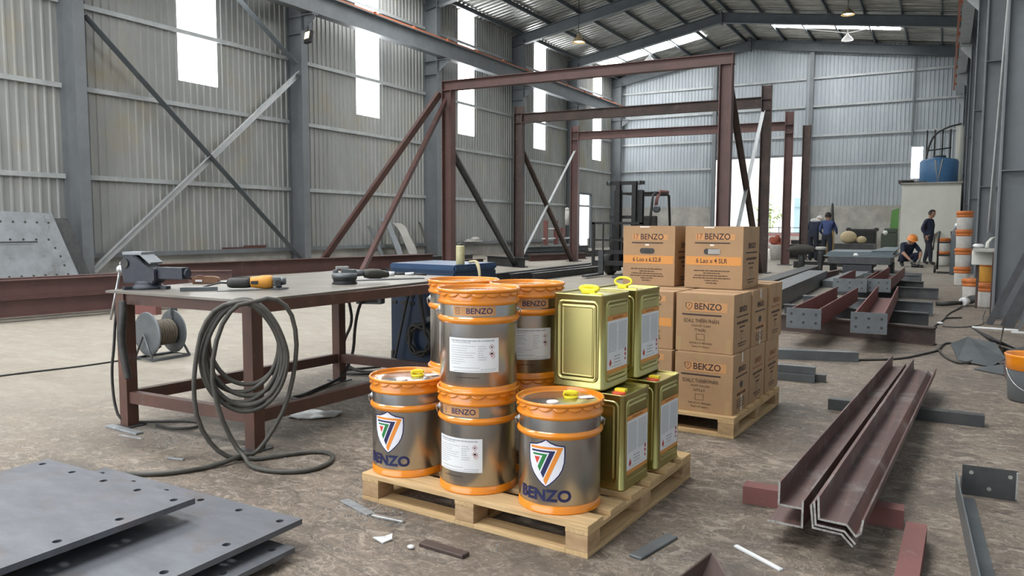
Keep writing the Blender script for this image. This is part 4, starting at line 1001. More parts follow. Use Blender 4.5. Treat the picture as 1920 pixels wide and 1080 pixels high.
mb = MB(); mb.tube(smooth([V(p) for p in ((-4.12,4.95,.74), (-4.20,4.88,.66), (-4.25,4.86,.45), (-4.26,4.85,.2), (-4.26,4.72,.04), (-4.25,4.60,.014), (-4.18,4.35,.014), (-4.10,4.10,.014), (-4.13,3.98,.014), (-3.9,4.0,.014))], 2), .013, 7); solo('power_cable', mb, M['black'], 'black cable dropping behind the table and snaking forward under it', 'cable')
t = thing('power_socket_box', 'grey socket box hanging under the back edge of the table', 'box', (-4.18, 4.98, .62))
mb = MB(); mb.box((0,0,.06), (.22,.10,.12), R(20), bevel=.005); obj('housing', mb, M['steel_grey'], t)
mb = MB(); mb.box((0.01,-.05,.04), (.17,.01,.05), R(20)); obj('opening', mb, M['black'], t)
mb = MB(); mb.box((-.05,0,.16), (.02,.02,.12)); obj('hanger', mb, M['steel_grey'], t)
t = thing('grease_tube', 'pale yellow grease cylinder standing on the blue machine', 'cylinder', wc + a*.10 + b*.28 + V((0,0,WH+.004)))
mb = MB(); mb.lathe([(.036,0),(.038,.004),(.038,.155),(.034,.165)], seg=24); obj('barrel', mb, mat('yellowed_label', (.55,.50,.28), .5, 0, (.38,.36,.20), 14), t)
mb = MB(); mb.lathe([(.024,.165),(.024,.18),(.012,.185)], seg=20); obj('cap', mb, M['black'], t)
mb = MB()
for k in range(3):
    o_ = k*.022
    mb.tube(smooth([wc+a*.05+b*(.45)+V((.0-o_,o_,WH+.02)), wc+a*(-.02)+b*.42+V((.04-o_*.4,0,WH+.035)), wc+a*(-.10)+b*.38+V((.02,0,WH-.10)), wc+a*(-.14)+b*.33+V((o_*.6,-.02,WH-.32)), wc+a*(-.13)+b*.3+V((o_*.6,-.02,.35))], 2), .011, 7)
solo('cream_hose_bundle', mb, M['hydr'], 'cream hoses draped over the right side of the blue machine', 'hose')

# ------------------------------------------------------------ stacked drilled plates, bottom left
def holes_plate(label, x0, x1, y0, y1, z, th, holes, mm='plate', rz=0, group=None):
    bm = bmesh.new(); mb = MB()
    # plate outline with real drilled holes: triangle fill
    edges = []; loops = []
    def loop(P):
        vs = [mb.bm.verts.new((x, y, 0)) for x, y in P]; es = [mb.bm.edges.new((vs[i], vs[(i+1) % len(vs)])) for i in range(len(vs))]; return vs, es
    all_e = []; _, e = loop([(x0,y0),(x1,y0),(x1,y1),(x0,y1)]); all_e += e
    for hx, hy, hr in holes:
        _, e = loop([(hx+hr*math.cos(-2*PI*k/18), hy+hr*math.sin(-2*PI*k/18)) for k in range(18)]); all_e += e
    g = bmesh.ops.triangle_fill(mb.bm, use_beauty=True, use_dissolve=False, edges=all_e)
    fs = [f for f in g['geom'] if isinstance(f, bmesh.types.BMFace)]
    g = bmesh.ops.extrude_face_region(mb.bm, geom=fs)
    bmesh.ops.translate(mb.bm, vec=(0,0,th), verts=[v for v in g['geom'] if isinstance(v, bmesh.types.BMVert)])
    bm.free()
    o = solo('drilled_plate', mb, M[mm], label, 'steel plate', group)
    o.location.z = z; return o
def rim_holes(x0, x1, y0, y1, nx, ny, ins, r):
    H = []
    for k in range(nx): x = x0+ins+(x1-x0-2*ins)*k/(nx-1); H += [(x, y0+ins, r), (x, y1-ins, r)]
    for k in range(1, ny-1): y = y0+ins+(y1-y0-2*ins)*k/(ny-1); H += [(x0+ins, y, r), (x1-ins, y, r)]
    return H
G = 'drilled steel plates stacked on the floor'
holes_plate('top plate of the drilled steel plates at the bottom left corner', -3.55, -2.535, .70, 1.945, .178, .023, rim_holes(-3.55,-2.535,.70,1.945,5,6,.055,.0155), group=G)
holes_plate('middle plate of the drilled steel plates at the bottom left corner', -3.45, -2.17, .75, 2.155, .095, .022, rim_holes(-3.45,-2.17,.75,2.155,6,6,.06,.0155), group=G)
holes_plate('lowest plate of the drilled steel plates at the bottom left corner', -3.30, -2.105, .80, 2.05, .034, .020, rim_holes(-3.30,-2.105,.80,2.05,6,6,.06,.0155), group=G)
for z, h, lab in ((0, .036, 'timber spacer under the lowest drilled plate'), (.054, .043, 'timber spacer between the lowest and middle drilled plates'), (.117, .061, 'timber spacer between the middle and top drilled plates')):
    mb = MB(); mb.box((-3.0, 1.30, z+h/2), (.6, .08, h)); solo('timber_spacer', mb, M['block'], lab, 'timber')

# ------------------------------------------------------------ long red beams on the left floor
def ibeam(name, label, p0, p1, h, b, mm='red', tf=None, tw=None, up=(0,0,1), group=None, cat='steel beam'):
    mb = MB(); mb.ext(prof_I(h, b, tf or .014, tw or .010), p0, p1, up); return solo(name, mb, M[mm], label, cat, group)
D = V((-10.373+10.616, 6.711-5.293, 0)).normalized()
A = V((-10.60, 5.30, 0)) - D*3.5; Bq = A + D*6.05
GB = 'long red beams on the left floor'
ibeam('steel_beam', 'lower red I beam of the pair lying at the left edge', A+V((0,0,.185)), Bq+V((0,0,.185)), .24, .14, group=GB)
ibeam('steel_beam', 'upper red I beam resting on another at the left edge', A+V((-.02,0,.428)), Bq+V((-.02,0,.428)), .24, .14, group=GB)
s = V((-D.y, D.x, 0))*.42
ibeam('steel_beam', 'lower red I beam hidden behind the front pair at the left edge', A+s+V((0,0,.185)), Bq+s+V((0,0,.185)), .24, .14, group=GB)
ibeam('steel_beam', 'upper red I beam behind the front pair, its top edge showing at the left', A+s+V((-.02,0,.428)), Bq+s+D*.2+V((-.02,0,.428)), .24, .14, group=GB)
for k, lab in ((1.2, 'nearer grey bearer under the red beams at the left edge'), (5.2, 'farther grey bearer under the red beams at the left edge')):
    c = A + D*k + s*.5; mb = MB(); mb.box(c+V((0,0,.032)), (1.1, .12, .064), math.atan2(s.y, s.x)); solo('bearer', mb, M['steel_dark'], lab, 'bearer')
mb = MB(); mb.box((0,0,.15), (.46,.12,.30), bevel=.004); o = solo('red_steel_box', mb, M['red_bright'], 'short red steel block end seen under the table, on the pale floor', 'steel block'); o.location = (-9.90, 6.86, 0); o.rotation_euler = (0,0,R(16))
# red beams farther back, across behind the table
GC = 'red beams lying behind the work table'
ibeam('steel_beam', 'long red I beam on the floor behind the orange grinder', (-14.6, 9.6, .27), (-13.0, 18.3, .27), .34, .22, group=GC)
ibeam('steel_beam', 'red I beam further behind, ending left of the bent scrap', (-15.4, 11.2, .22), (-14.4, 19.5, .22), .30, .20, group=GC)
ibeam('steel_beam', 'short red I beam end behind the wooden hand plane', (-14.2, 9.3, .20), (-12.6, 10.7, .20), .30, .20, group=GC)
mb = MB(); mb.box((-14.0, 12.0, .05), (1.6,.14,.10)); solo('bearer', mb, M['steel_dark'], 'nearer bearer under the red beam behind the table', 'bearer'); mb = MB(); mb.box((-13.7, 16.5, .05), (1.6,.14,.10)); solo('bearer', mb, M['steel_dark'], 'farther bearer under the red beam behind the table', 'bearer')
# leaning drilled plate on the left wall
t = thing('leaning_plate', 'old drilled steel plate leaning on the left wall', 'steel plate', (-16.55, 8.95, 0), R(0))
P0 = [V((0,-1.25,0)), V((0,1.0,0)), V((-.36,.62,1.50)), V((-.36,-1.35,1.56))]
mb = MB(); mb.poly(P0, .03, (1,0,.24)); obj('plate', mb, M['plate_old'], t)
mb = MB(); nrm = V((1.52,0,.36)).normalized()
def onp(u, v): return P0[0].lerp(P0[1], u).lerp(P0[3].lerp(P0[2], u), v) + nrm*.0325
hs = [(.08+.84*k/7, .86) for k in range(8)] + [(.14+.76*k/7, .12) for k in range(8)] + [(.35+.5*k/4, .62) for k in range(5)] + [(.10,.25),(.09,.38),(.90,.25),(.90,.38),(.88,.5)]
for u_, v_ in hs: mb.lathe([(.026,0),(.001,0)], onp(u_, v_), 12, nrm, cap=False)
obj('drilled_holes', mb, M['black'], t)
mb = MB(); mb.box((-.17+.055, -.4, .90), (.012,1.15,.03)); obj('weld_seam', mb, M['steel_dark'], t)
mb = MB(); mb.poly([V((-16.66,9.98,0)), V((-16.66,10.26,0)), V((-16.94,9.95,1.40)), V((-16.94,9.62,1.40))], .03, (1,0,0)); solo('leaning_plate', mb, M['steel_dark'], 'dark narrow plate leaning right behind the old drilled plate', 'steel plate')
# ------------------------------------------------------------ red portal frames standing loose in the hall
def portal(label, L0, R0, zl, zr, zb0, zb1, mm, over):
    """two H posts and a cross beam; over: the beam lies on the post tops"""
    t = thing('portal_frame', label, 'steel frame', (L0[0], L0[1], 0), 0, 'loose red steel portal frames')
    o = V((L0[0], L0[1], 0)); Rr = V((R0[0], R0[1], 0)) - o; d = Rr.normalized()
    for p, z, s in ((V((0,0,0)), zl, -1), (Rr, zr, 1)):
        mb = MB(); mb.ext(prof_I(.27, .25, .020, .016), p, p+V((0,0,z)), (d.x, d.y, 0)); ps = obj('post', mb, M[mm], t)
        mb = MB(); mb.box(p+V((0,0,.012)), (.42,.42,.024)); obj('base_plate', mb, M['steel_dark'], ps)
        if not over:
            for zz in (zb0, zb1):
                mb = MB(); mb.box(p+V((0,0,zz)), (.25,.24,.014)); obj('stiffener', mb, M[mm], ps)
    if over: a, b = d*-.16 + V((0,0,zl)), Rr + d*.16 + V((0,0,zr))
    else: a, b = d*.135 + V((0,0,zb0+.0)), Rr - d*.135 + V((0,0,zb0+(zr-zl)*.45))
    h = zb1 - zb0
    mb = MB(); mb.ext(prof_I(h, .20, .018, .012), a+V((0,0,h/2)), b+V((0,0,h/2)), (0,0,1)); bm_ = obj('cross_beam', mb, M[mm if mm != 'rust' else 'rust'], t)
    if over:
        for p in (a+d*.02, b-d*.02):
            mb = MB(); mb.box(p+V((0,0,h/2)), (.012,.20,h), math.atan2(d.y, d.x)); obj('end_plate', mb, M['red'], bm_)
    return t
portal('nearest red portal frame, its cross beam laid over both post tops', (-11.27,16.59), (-4.24,16.9), 4.72, 4.745, 4.72, 4.965, 'red', True)
portal('middle brown portal frame standing behind the nearest red one', (-11.5,20.76), (-4.33,21.6), 4.90, 5.06, 4.40, 4.68, 'rust', False)
portal('farthest red portal frame of the three', (-11.55,24.96), (-4.57,26.47), 4.78, 5.01, 4.30, 4.58, 'red', False)
t = thing('steel_post', 'single dark post standing alone beside the back doorway', 'post', (-4.71,31.06,0))
mb = MB(); mb.ext(prof_I(.28,.26,.02,.016), (0,0,0), (0,0,5.1), (1,0,0)); obj('shaft', mb, M['rust'], t); mb = MB(); mb.box((0,0,.012), (.44,.44,.024)); obj('base_plate', mb, M['steel_dark'], t)
GP = 'slanting braces of the portal frames'
def pbrace(p0, p1, lab, mm, h=.17, kind='C'):
    mb = MB(); mb.ext(prof_C(h, .08, .012) if kind == 'C' else prof_L(.08, .08, .01), p0, p1, (.4,-.5,.6)); solo('frame_brace', mb, M[mm], lab, 'brace', GP)
pbrace((-11.43,16.5,4.66), (-15.14,15.77,0), 'longer red channel brace slanting left from the nearest frame top', 'red', .20)
pbrace((-11.20,16.42,4.42), (-10.85,12.5,0), 'shorter red channel brace slanting toward the table from the nearest frame', 'red', .20)
pbrace((-11.30,16.78,3.24), (-11.48,20.58,.03), 'dark brace from the nearest left post down to the middle left post', 'steel_dark', .17)
pbrace((-11.50,20.95,3.66), (-11.55,24.8,.03), 'dark brown brace from the middle left post to the farthest left post', 'rust', .15)
pbrace((-11.45,24.8,3.88), (-11.42,20.98,.35), 'pale angle brace rising to the farthest left post', 'girt', .1, 'L')
pbrace((-4.20,17.08,4.3), (-4.30,21.25,.03), 'dark brace behind the nearest right post, in front of the doorway', 'rust', .15)
pbrace((-4.33,21.3,4.3), (-4.16,17.12,.05), 'pale flat brace crossing in front of the bright doorway', 'girt', .12, 'L')

# ------------------------------------------------------------ steel lying in the middle of the floor
ibeam('steel_beam', 'short grey I beam lying in front of the middle left post', (-12.9,21.2,.15), (-11.05,20.35,.15), .30, .22, 'steel_dark')
GM = 'dark profiles lying left of the forklift'
for k, (a, b, lab) in enumerate((((-9.0,15.0), (-9.25,21.2), 'left dark profile on the floor before the forklift'), ((-8.65,15.3), (-8.7,21.0), 'middle dark profile on the floor before the forklift'), ((-8.3,15.7), (-8.25,19.5), 'right dark profile on the floor before the forklift'))):
    ibeam('steel_profile', lab, (*a,.085), (*b,.085), .17, .15, 'steel_dark', group=GM)
GR = 'steel sections piled past the middle left post'
for k, (p0, p1, h, mm, lab) in enumerate((((-12.9,24.1,.12), (-12.1,27.2,.12), .22, 'red', 'red box section lying between the far left posts'), ((-14.2,24.8,.13), (-13.2,30,.13), .24, 'steel_grey', 'long grey section in the pile past the middle left post'),
        ((-13.5,24.4,.12), (-12.7,30.5,.12), .22, 'steel_dark', 'dark section in the pile past the middle left post'), ((-13.9,25,.36), (-13.0,29.5,.36), .20, 'steel_grey', 'upper grey section resting on the pile past the middle left post'), ((-11.0,28.5,.12), (-10.0,33.5,.12), .22, 'red', 'red section on the floor right of the farthest left post'), ((-10.6,29,.33), (-9.7,33.5,.33), .18, 'rust', 'brown section stacked on the red one right of the farthest left post'))):
    ibeam('steel_section', lab, p0, p1, h, .18, mm, group=GR)
ibeam('steel_beam', 'dark beam lying before the left wall between two columns', (-13.9,17.6,.2), (-13.6,21.4,.2), .24, .2, 'steel_dark')
ibeam('steel_beam', 'brown channel beam on the floor behind the blue machine', (-12.6,16.2,.16), (-11.95,19.4,.16), .26, .2, 'rust')
# bent scrap strips against the left wall, sill clutter
mm_ = 'scrap strips leaning on the left wall'
for y, lean, h, wd, mt, lab in ((20.9, .5, 1.25, .18, 'steel_grey', 'narrow bent grey strip leaning leftmost on the wall'), (21.9, .55, 1.5, .32, 'plate_old', 'bent pale steel strip with a hooked top on the wall'), (22.7, .55, 1.35, .5, 'dwarf', 'wide torn brown grey strip leaning on the wall'), (23.75, .45, 1.4, .14, 'steel_dark', 'dark bar leaning beside the left wall column')):
    mb = MB(); x0 = XW + .75; P = [V((x0, y, 0)), V((x0-lean*.42, y-.10, h*.45)), V((x0-lean*.80, y-.20, h*.86)), V((x0-lean, y-.42 if wd > .2 else y-.24, h))]
    P = smooth(P, 2); n_ = V((0,1,0))
    A_ = [mb.bm.verts.new(p - n_*wd/2) for p in P]; B_ = [mb.bm.verts.new(p + n_*wd/2*(1-.15*math.sin(i))) for i, p in enumerate(P)]
    for i in range(len(P)-1): mb.bm.faces.new((A_[i], A_[i+1], B_[i+1], B_[i]))
    g = bmesh.ops.extrude_face_region(mb.bm, geom=list(mb.bm.faces)); bmesh.ops.translate(mb.bm, vec=(.02,0,.0), verts=[v for v in g['geom'] if isinstance(v, bmesh.types.BMVert)])
    solo('scrap_strip', mb, M[mt], lab, 'scrap metal', mm_)
mb = MB(); mb.box((0,0,.05), (.3,1.0,.05), bevel=.01); mb.sph((0,.1,.14), .16, (1,1.6,.6)); mb.box((.02,-.25,.10), (.2,.4,.08), bevel=.02); o = solo('rag_heap', mb, M['white_pl'], 'white and dark rags on the sill of the left wall', 'rags'); o.location = (XW+.30, 27.4, .585)
mb = MB(); mb.box((0,0,.025), (.10,1.5,.05)); mb.box((0,.4,.07), (.07,.8,.04)); o = solo('sill_offcut', mb, M['red'], 'red steel offcuts lying on the sill of the left wall', 'offcut'); o.location = (XW+.10, 15.4, .585)
# rack of red things by the wall
t = thing('tool_rack', 'red and grey tool rack standing near the left wall between the far posts', 'rack', (-14.9, 31.2, 0))
for y in (-1.9, -.9, .9):
    mb = MB(); mb.box((0,y,.75), (.16,.16,1.5), bevel=.01); obj('upright', mb, M['red_bright'] if y < 0 else M['black_metal'], t)
mb = MB(); mb.box((0,-.4,.72), (.06,3.6,.06)); mb.box((0,-1.4,1.15), (.05,1.0,.05)); obj('cross_rail', mb, M['white_strip'], t)
mb = MB(); mb.box((.05,-.5,.95), (.3,.3,.45), bevel=.03); obj('red_box', mb, M['red_bright'], t)
mb = MB(); mb.box((0,-.4,.25), (.4,3.2,.4), bevel=.02); obj('crate', mb, M['steel_grey'], t)
mb = MB(); mb.cyl((0,.2,1.3), (0,.2,1.95), .10); mb.sph((0,.2,2.0), .1); o = obj('post_lamp', mb, M['white_pl'], t)

# ------------------------------------------------------------ forklift
t = thing('forklift', 'black forklift truck parked in the middle of the hall', 'forklift', (-7.12, 18.4, 0))
for s in (-1, 1):
    x = s*.38
    for nm, dx, y, z0, z1, w_ in (('outer_mast', 0, .10, .12, 2.18, .17), ('inner_mast', -s*.11, .0, .25, 2.40, .11)):
        mb = MB(); mb.ext(prof_C(.14, w_, .02), (x+dx-s*w_/2, y, z0), (x+dx-s*w_/2, y, z1), (0,-1,0)); obj(nm, mb, M['black_metal'], t)
    mb = MB(); mb.tube([(x-s*.14,.10,.3), (x-s*.14,.10,1.95)], .03, 10); obj('lift_cylinder', mb, M['steel_grey'], t)
    mb = MB(); mb.cyl((x,-.02,2.36), (x+s*.04,-.02,2.36), .06); obj('mast_cap', mb, M['steel_grey'], t)
mb = MB(); mb.box((0,.05,2.36), (1.0,.10,.09)); mb.box((0,.16,1.5), (.9,.05,.08)); mb.box((0,.0,.95), (.75,.06,.08)); obj('mast_crosshead', mb, M['black_metal'], t)
mb = MB()
for x in (-.66, .60): mb.box((x,-.42,.83), (.07,.05,1.06))
mb.box((-.03,-.42,1.345), (1.33,.05,.06)); mb.box((-.03,-.42,.92), (1.33,.04,.05)); mb.box((-.03,-.42,.34), (1.33,.06,.12)); mb.box((-.03,-.42,.62), (1.33,.06,.10))
for x in (-.4,-.15,.1,.35): mb.box((x,-.41,.98), (.03,.03,.72))
obj('load_backrest', mb, M['black_metal'], t)
for x in (-.42, .36):
    mb = MB(); mb.box((x,-.48,.35), (.13,.06,.62)); mb.box((x,-.98,.06), (.13,1.05,.05)); obj('fork', mb, M['steel_dark'], t)
mb = MB(); mb.box((0,1.25,.55), (1.05,1.9,.62), bevel=.08); mb.box((0,.55,.45), (1.0,.5,.5), bevel=.05); obj('chassis', mb, M['black_metal'], t)
mb = MB(); mb.box((0,2.15,.72), (1.08,.55,.85), bevel=.14); obj('counterweight', mb, mat('dark_yellow_grey', (.05,.05,.048), .5), t)
for x in (-.5,.5):
    for y, r_ in ((.35,.33), (1.95,.27)):
        mb = MB(); mb.lathe([(r_*.5,-.10),(r_*.9,-.11),(r_,-.07),(r_,.07),(r_*.9,.11),(r_*.5,.10)], (x,y,r_), 28, (1,0,0)); wl_ = obj('wheel', mb, M['black'], t)
        mb = MB(); mb.lathe([(.001,-.06),(r_*.5,-.09),(r_*.5,.09),(.001,.06)], (x,y,r_), 20, (1,0,0)); obj('rim', mb, M['steel_grey'], wl_)
mb = MB()
for x in (-.48,.48):
    mb.tube([(x,.55,.85), (x,.62,1.5), (x,.78,2.08), (x,.95,2.15), (x,1.9,2.15), (x,2.1,2.10), (x,2.22,1.4), (x,2.24,.85)], .035, 8)
mb.tube([(-.48,.85,2.14), (.48,.85,2.14)], .03); mb.tube([(-.48,2.08,2.13), (.48,2.08,2.13)], .03)
obj('overhead_guard', mb, M['black_metal'], t)
for k in range(5):
    mb = MB(); mb.box((0,1.0+.22*k,2.15), (.96,.05,.03)); obj('guard_bar', mb, M['black_metal'], t)
mb = MB(); mb.box((0,1.55,.98), (.52,.5,.16), bevel=.05); mb.box((0,1.82,1.28), (.5,.14,.55), bevel=.05); obj('seat', mb, M['black'], t)
mb = MB(); mb.tube([(.16*math.cos(2*PI*k/20), 1.02+.10*math.sin(2*PI*k/20), 1.22+.12*math.sin(2*PI*k/20)) for k in range(20)], .016, 7, True); mb.cyl((0,1.0,1.2), (0,.85,.8), .025); obj('steering_wheel', mb, M['black'], t)
mb = MB(); mb.lathe([(.05,0),(.10,.02),(.10,.09),(.06,.12)], (.55,.95,1.72), 18, (0,-1,0)); obj('work_light', mb, M['steel_grey'], t)
mb = MB(); mb.tube([(.5,.95,1.72), (.50,1.05,2.0), (.49,1.3,2.19), (.48,2.0,2.2)], .045, 7); obj('red_strap', mb, M['red_bright'], t)

# ------------------------------------------------------------ U channels with end plates, right of the cartons
GU = 'red U channels with grey end plates'
def uchannel(label, n0, n1, f, h, wd):
    """n0, n1: near bottom corners; f: far middle"""
    n0 = V((*n0, 0)); n1 = V((*n1, 0)); f = V((*f, 0)); c = (n0+n1)/2; d = (f-c).normalized()
    t = thing('u_channel', label, 'steel channel', c + V((0,0,.205)), 0, GU)
    mb = MB(); mb.ext(prof_line([(-wd/2,h),(-wd/2,0),(wd/2,0),(wd/2,h)], .014), V((0,0,.0)), f-c, (0,0,1)); obj('channel_body', mb, M['red_bright'], t)
    sd = V((d.y,-d.x,0)); w2 = (n1-n0).length
    mb = MB(); mb.box(-d*.009+V((0,0,h/2)), (w2,.018,h+.02), math.atan2(sd.y, sd.x)); obj('end_plate', mb, M['steel_grey'], t)
    for i in (-1,0,1):
        for z in (h*.28, h*.74):
            mb = MB(); mb.lathe([(.014,0),(.001,0)], -d*.0185+sd*(i*w2*.35)+V((0,0,z)), 12, -d, cap=False); obj('bolt_hole', mb, M['black'], t)
    return t
uchannel('nearest left red U channel with a grey six hole end plate', (-1.44,8.60), (-1.095,8.53), (-1.20,12.05), .195, .29)
uchannel('nearest right red U channel with a grey six hole end plate', (-.80,8.52), (-.465,8.47), (-.70,12.6), .195, .28)
uchannel('farther left red U channel behind the first pair', (-1.60,13.84), (-1.08,13.80), (-1.34,17.0), .20, .44)
uchannel('farther right red U channel behind the first pair', (-1.10,14.03), (-.735,14.01), (-.87,18.6), .20, .31)
GS = 'dark steel bearers under the red U channels'
for k, (x0, x1, y0, y1, lab, mm) in enumerate(((-1.85,-.04,9.87,9.37,'nearest bearer rail under the red U channels','rust'), (-1.9,-.13,11.1,10.91,'second bearer rail under the red U channels','steel_dark'), (-1.9,-.10,12.7,12.52,'third bearer rail under the red U channels','steel_grey'),
        (-1.75,-.05,15.5,15.35,'fourth bearer rail, under the farther U channels','steel_dark'), (-1.8,-.32,17.4,17.1,'fifth bearer rail, under the farther U channels','steel_dark'), (-1.6,-.45,19.5,19.4,'last bearer rail beyond the farther U channels','steel_grey'))):
    mb = MB(); mb.ext(prof_I(.20,.12,.014,.01), (x0,y0,.10), (x1,y1,.10), (0,0,1)); solo('bearer_rail', mb, M[mm], lab, 'bearer', GS)
mb = MB(); mb.box((0,0,.10), (.40,.02,.2)); o = solo('grey_plate', mb, M['steel_grey'], 'grey plate standing at the far end of the U channels', 'steel plate'); o.location = (-.62, 20.1, 0)
ibeam('box_beam', 'big grey box beam lying behind the cartons', (-2.32,10.5,.15), (-2.42,18.2,.15), .30, .38, 'steel_grey', .02, .34)
ibeam('box_beam', 'dark beam shape standing in for a shadow gap behind the cartons', (-3.05,14,.11), (-3.1,22.2,.11), .20, .32, 'steel_dark', .02, .28)  # dark section placed where only a shadow gap lies
ibeam('flat_beam', 'low grey flat beam leading to the far steel sheet table', (-2.0,17.2,.07), (-1.85,21.4,.07), .14, .46, 'steel_grey', .02, .4)
mb = MB(); mb.ext(prof_R(.10,.092), (-1.6,7.60,.046), (-.67,7.87,.046)); solo('square_tube', mb, M['steel_grey'], 'grey square tube lying right of the upper cartons', 'tube')
for k, (x1, z, y, lab) in enumerate(((-.80,.032,6.66,'lower tube of the small pile right of the cartons'), (-.875,.032,6.59,'front lower tube of the small pile right of the cartons'), (-.88,.094,6.63,'upper tube of the small pile right of the cartons'))):
    mb = MB(); mb.ext(prof_R(.062,.060), (-1.5,y,z), (x1,y+.02,z)); solo('square_tube', mb, M['steel_grey' if k else 'steel_dark'], lab, 'tube', 'tube pile right of the cartons')

# ------------------------------------------------------------ bundle of bent channels, front right
mb = MB(); mb.ext(prof_R(.085,.080), (-.765,3.575,.040), (-.10,3.60,.040)); solo('bearer_tube', mb, M['red_bright'], 'red square tube under the near end of the bent channels', 'tube')
mb = MB(); mb.ext(prof_R(.085,.076), (-.66,5.72,.038), (.275,5.70,.038)); solo('bearer_tube', mb, M['steel_dark'], 'dark square tube under the middle of the bent channels', 'tube')
GBd = 'bent brown channels on two bearers'
def bent(label, prof, p0, p1, th=.008):
    t = thing('bent_channel', label, 'steel channel', p0, 0, GBd); d = (V(p1)-V(p0))
    mb = MB(); mb.ext(prof_line(prof, th), (0,0,0), d, (0,0,1)); obj('channel_body', mb, M['bent'], t)
    n_ = d.normalized()
    mb = MB(); mb.ext(prof_line(prof, th), -n_*.0025, -n_*.0002, (0,0,1)); obj('cut_end', mb, M['edge'], t)
    return t
bent('left upper bent channel with a tall left flange', [(-.052,.105),(-.052,.008),(.050,.008),(.050,.050)], (-.490,3.155,.145), (-.275,6.80,.145))
bent('left lower bent channel nested under the tall flanged one', [(-.075,.004),(.062,.004),(.062,.115)], (-.500,3.13,.083), (-.283,6.78,.083))
Bp = [(-.055,.102),(-.050,.012),(.050,.010),(.085,-.028),(.105,-.010),(.112,.045)]
bent('right top bent channel with a stepped right lip', Bp, (-.325,3.045,.150), (-.120,6.68,.150))
bent('right middle bent channel nested below the stepped one', [(x-.010+.004*i, y-.022-.002*i) for i, (x, y) in enumerate(Bp[:4])] , (-.330,3.05,.148), (-.125,6.70,.148))
bent('right bottom bent channel, outermost of the nested three', [(x-.020+.005*i, y-.042-.001*i) for i, (x, y) in enumerate(Bp[:4])], (-.332,3.06,.149), (-.127,6.74,.149))
mb = MB(); mb.ext(prof_R(.076,.075), (-.048,3.45,.0375), (-.075,2.45,.0375)); solo('square_tube', mb, M['red_bright'], 'red primed square tube pointing at the camera, bottom right', 'tube')
mb = MB(); mb.ext(prof_line([(-.052,.125),(-.046,.0),(.030,.0)], .006), (.215,2.55,.001), (.145,4.12,.001)); solo('steel_angle', mb, M['steel_grey'], 'long steel angle lying at the bottom right edge', 'angle bar')
t = thing('drilled_bracket', 'dark bracket plate with three holes standing at the right edge', 'bracket', (.235,4.19,0), R(2))
mb = MB(); mb.box((0,0,.072), (.225,.010,.144)); mb.box((-.108,.05,.03), (.009,.10,.06)); obj('plate', mb, M['steel_dark'], t)
for x, z in ((-.075,.112), (.082,.112), (0,.042)):
    mb = MB(); mb.lathe([(.0095,0),(.001,0)], (x,-.0056,z), 16, (0,-1,0), cap=False); obj('bolt_hole', mb, M['edge'], t)
mb = MB(); mb.box((.108,-.012,.075), (.007,.016,.13), bevel=.003); obj('weld_bead', mb, M['bright'], t)

# ------------------------------------------------------------ right side: leaning flats, scrap, pails
GL = 'dark steel flats leaning on the nearest right column'
for k, (x0, y0, x1, y1, h, wd, lab) in enumerate(((.555,11.75,1.28,12.0,1.75,.085,'longest dark flat leaning at the right edge'), (.74,11.55,1.30,11.85,1.35,.15,'wide dark flat leaning right of the longest one'), (.86,11.45,1.30,11.6,1.15,.03,'thin bright edged flat leaning in front of the wide one'))):
    mb = MB(); mb.ext(prof_R(wd, .018), (x0,y0,0), (x1,y1,h), (0,-1,0)); solo('leaning_flat', mb, M['steel_dark' if k != 2 else 'steel_grey'], lab, 'flat bar', GL)
mb = MB(); mb.box((0,0,.012), (.50,.07,.02), R(-8), bevel=.01); o = solo('pale_board', mb, M['white_strip'], 'pale flat strip on the floor under the leaning flats', 'strip'); o.location = (.60, 11.25, 0)
mb = MB(); mb.box((0,0,.012), (.35,.07,.02), R(5), bevel=.01); o = solo('pale_board', mb, M['white_strip'], 'pale flat strip at the right edge before the leaning flats', 'strip'); o.location = (.93, 11.0, 0)
def sheet(name, pts, mm, lab, t=.008):
    mb = MB(); vs = [mb.bm.verts.new(p) for p in pts]
    for i in range(1, len(vs)-1): mb.bm.faces.new((vs[0], vs[i], vs[i+1]))
    g = bmesh.ops.extrude_face_region(mb.bm, geom=list(mb.bm.faces)); bmesh.ops.translate(mb.bm, vec=(0,0,t), verts=[v for v in g['geom'] if isinstance(v, bmesh.types.BMVert)])
    solo(name, mb, M[mm], lab, 'scrap metal', 'bent sheet scraps by the right wall')
sheet('scrap_sheet', [(.26,9.30,.12),(.10,8.80,.10),(.16,8.30,.02),(.42,8.15,.005),(.56,8.6,.02),(.50,9.1,.10)], 'steel_grey', 'rounded grey sheet scrap with a curled edge by the right wall')
sheet('scrap_sheet', [(.30,9.9,.16),(.42,9.35,.13),(.60,9.0,.10),(.72,9.3,.02),(.50,9.9,.005)], 'steel_dark', 'dark folded sheet scrap behind the rounded one')
sheet('scrap_sheet', [(.52,9.0,.02),(.56,9.45,.02),(.60,9.3,.42),(.555,9.02,.36)], 'rust', 'brown plate corner sticking up from the scrap by the right wall', .01)
sheet('scrap_sheet', [(.50,8.45,.01),(.50,7.55,.01),(.62,6.95,.01),(1.0,7.4,.06),(1.0,8.5,.12)], 'rust', 'flat brown sheet lying at the right edge behind the grey pail')
sheet('scrap_sheet', [(.56,8.6,.10),(1.05,8.9,.22),(1.05,8.4,.16)], 'steel_dark', 'dark triangular sheet scrap at the right edge')
sheet('scrap_sheet', [(.28,7.95,.005),(.52,8.25,.02),(.50,7.75,.005)], 'steel_grey', 'small pointed sheet scrap in front of the others')
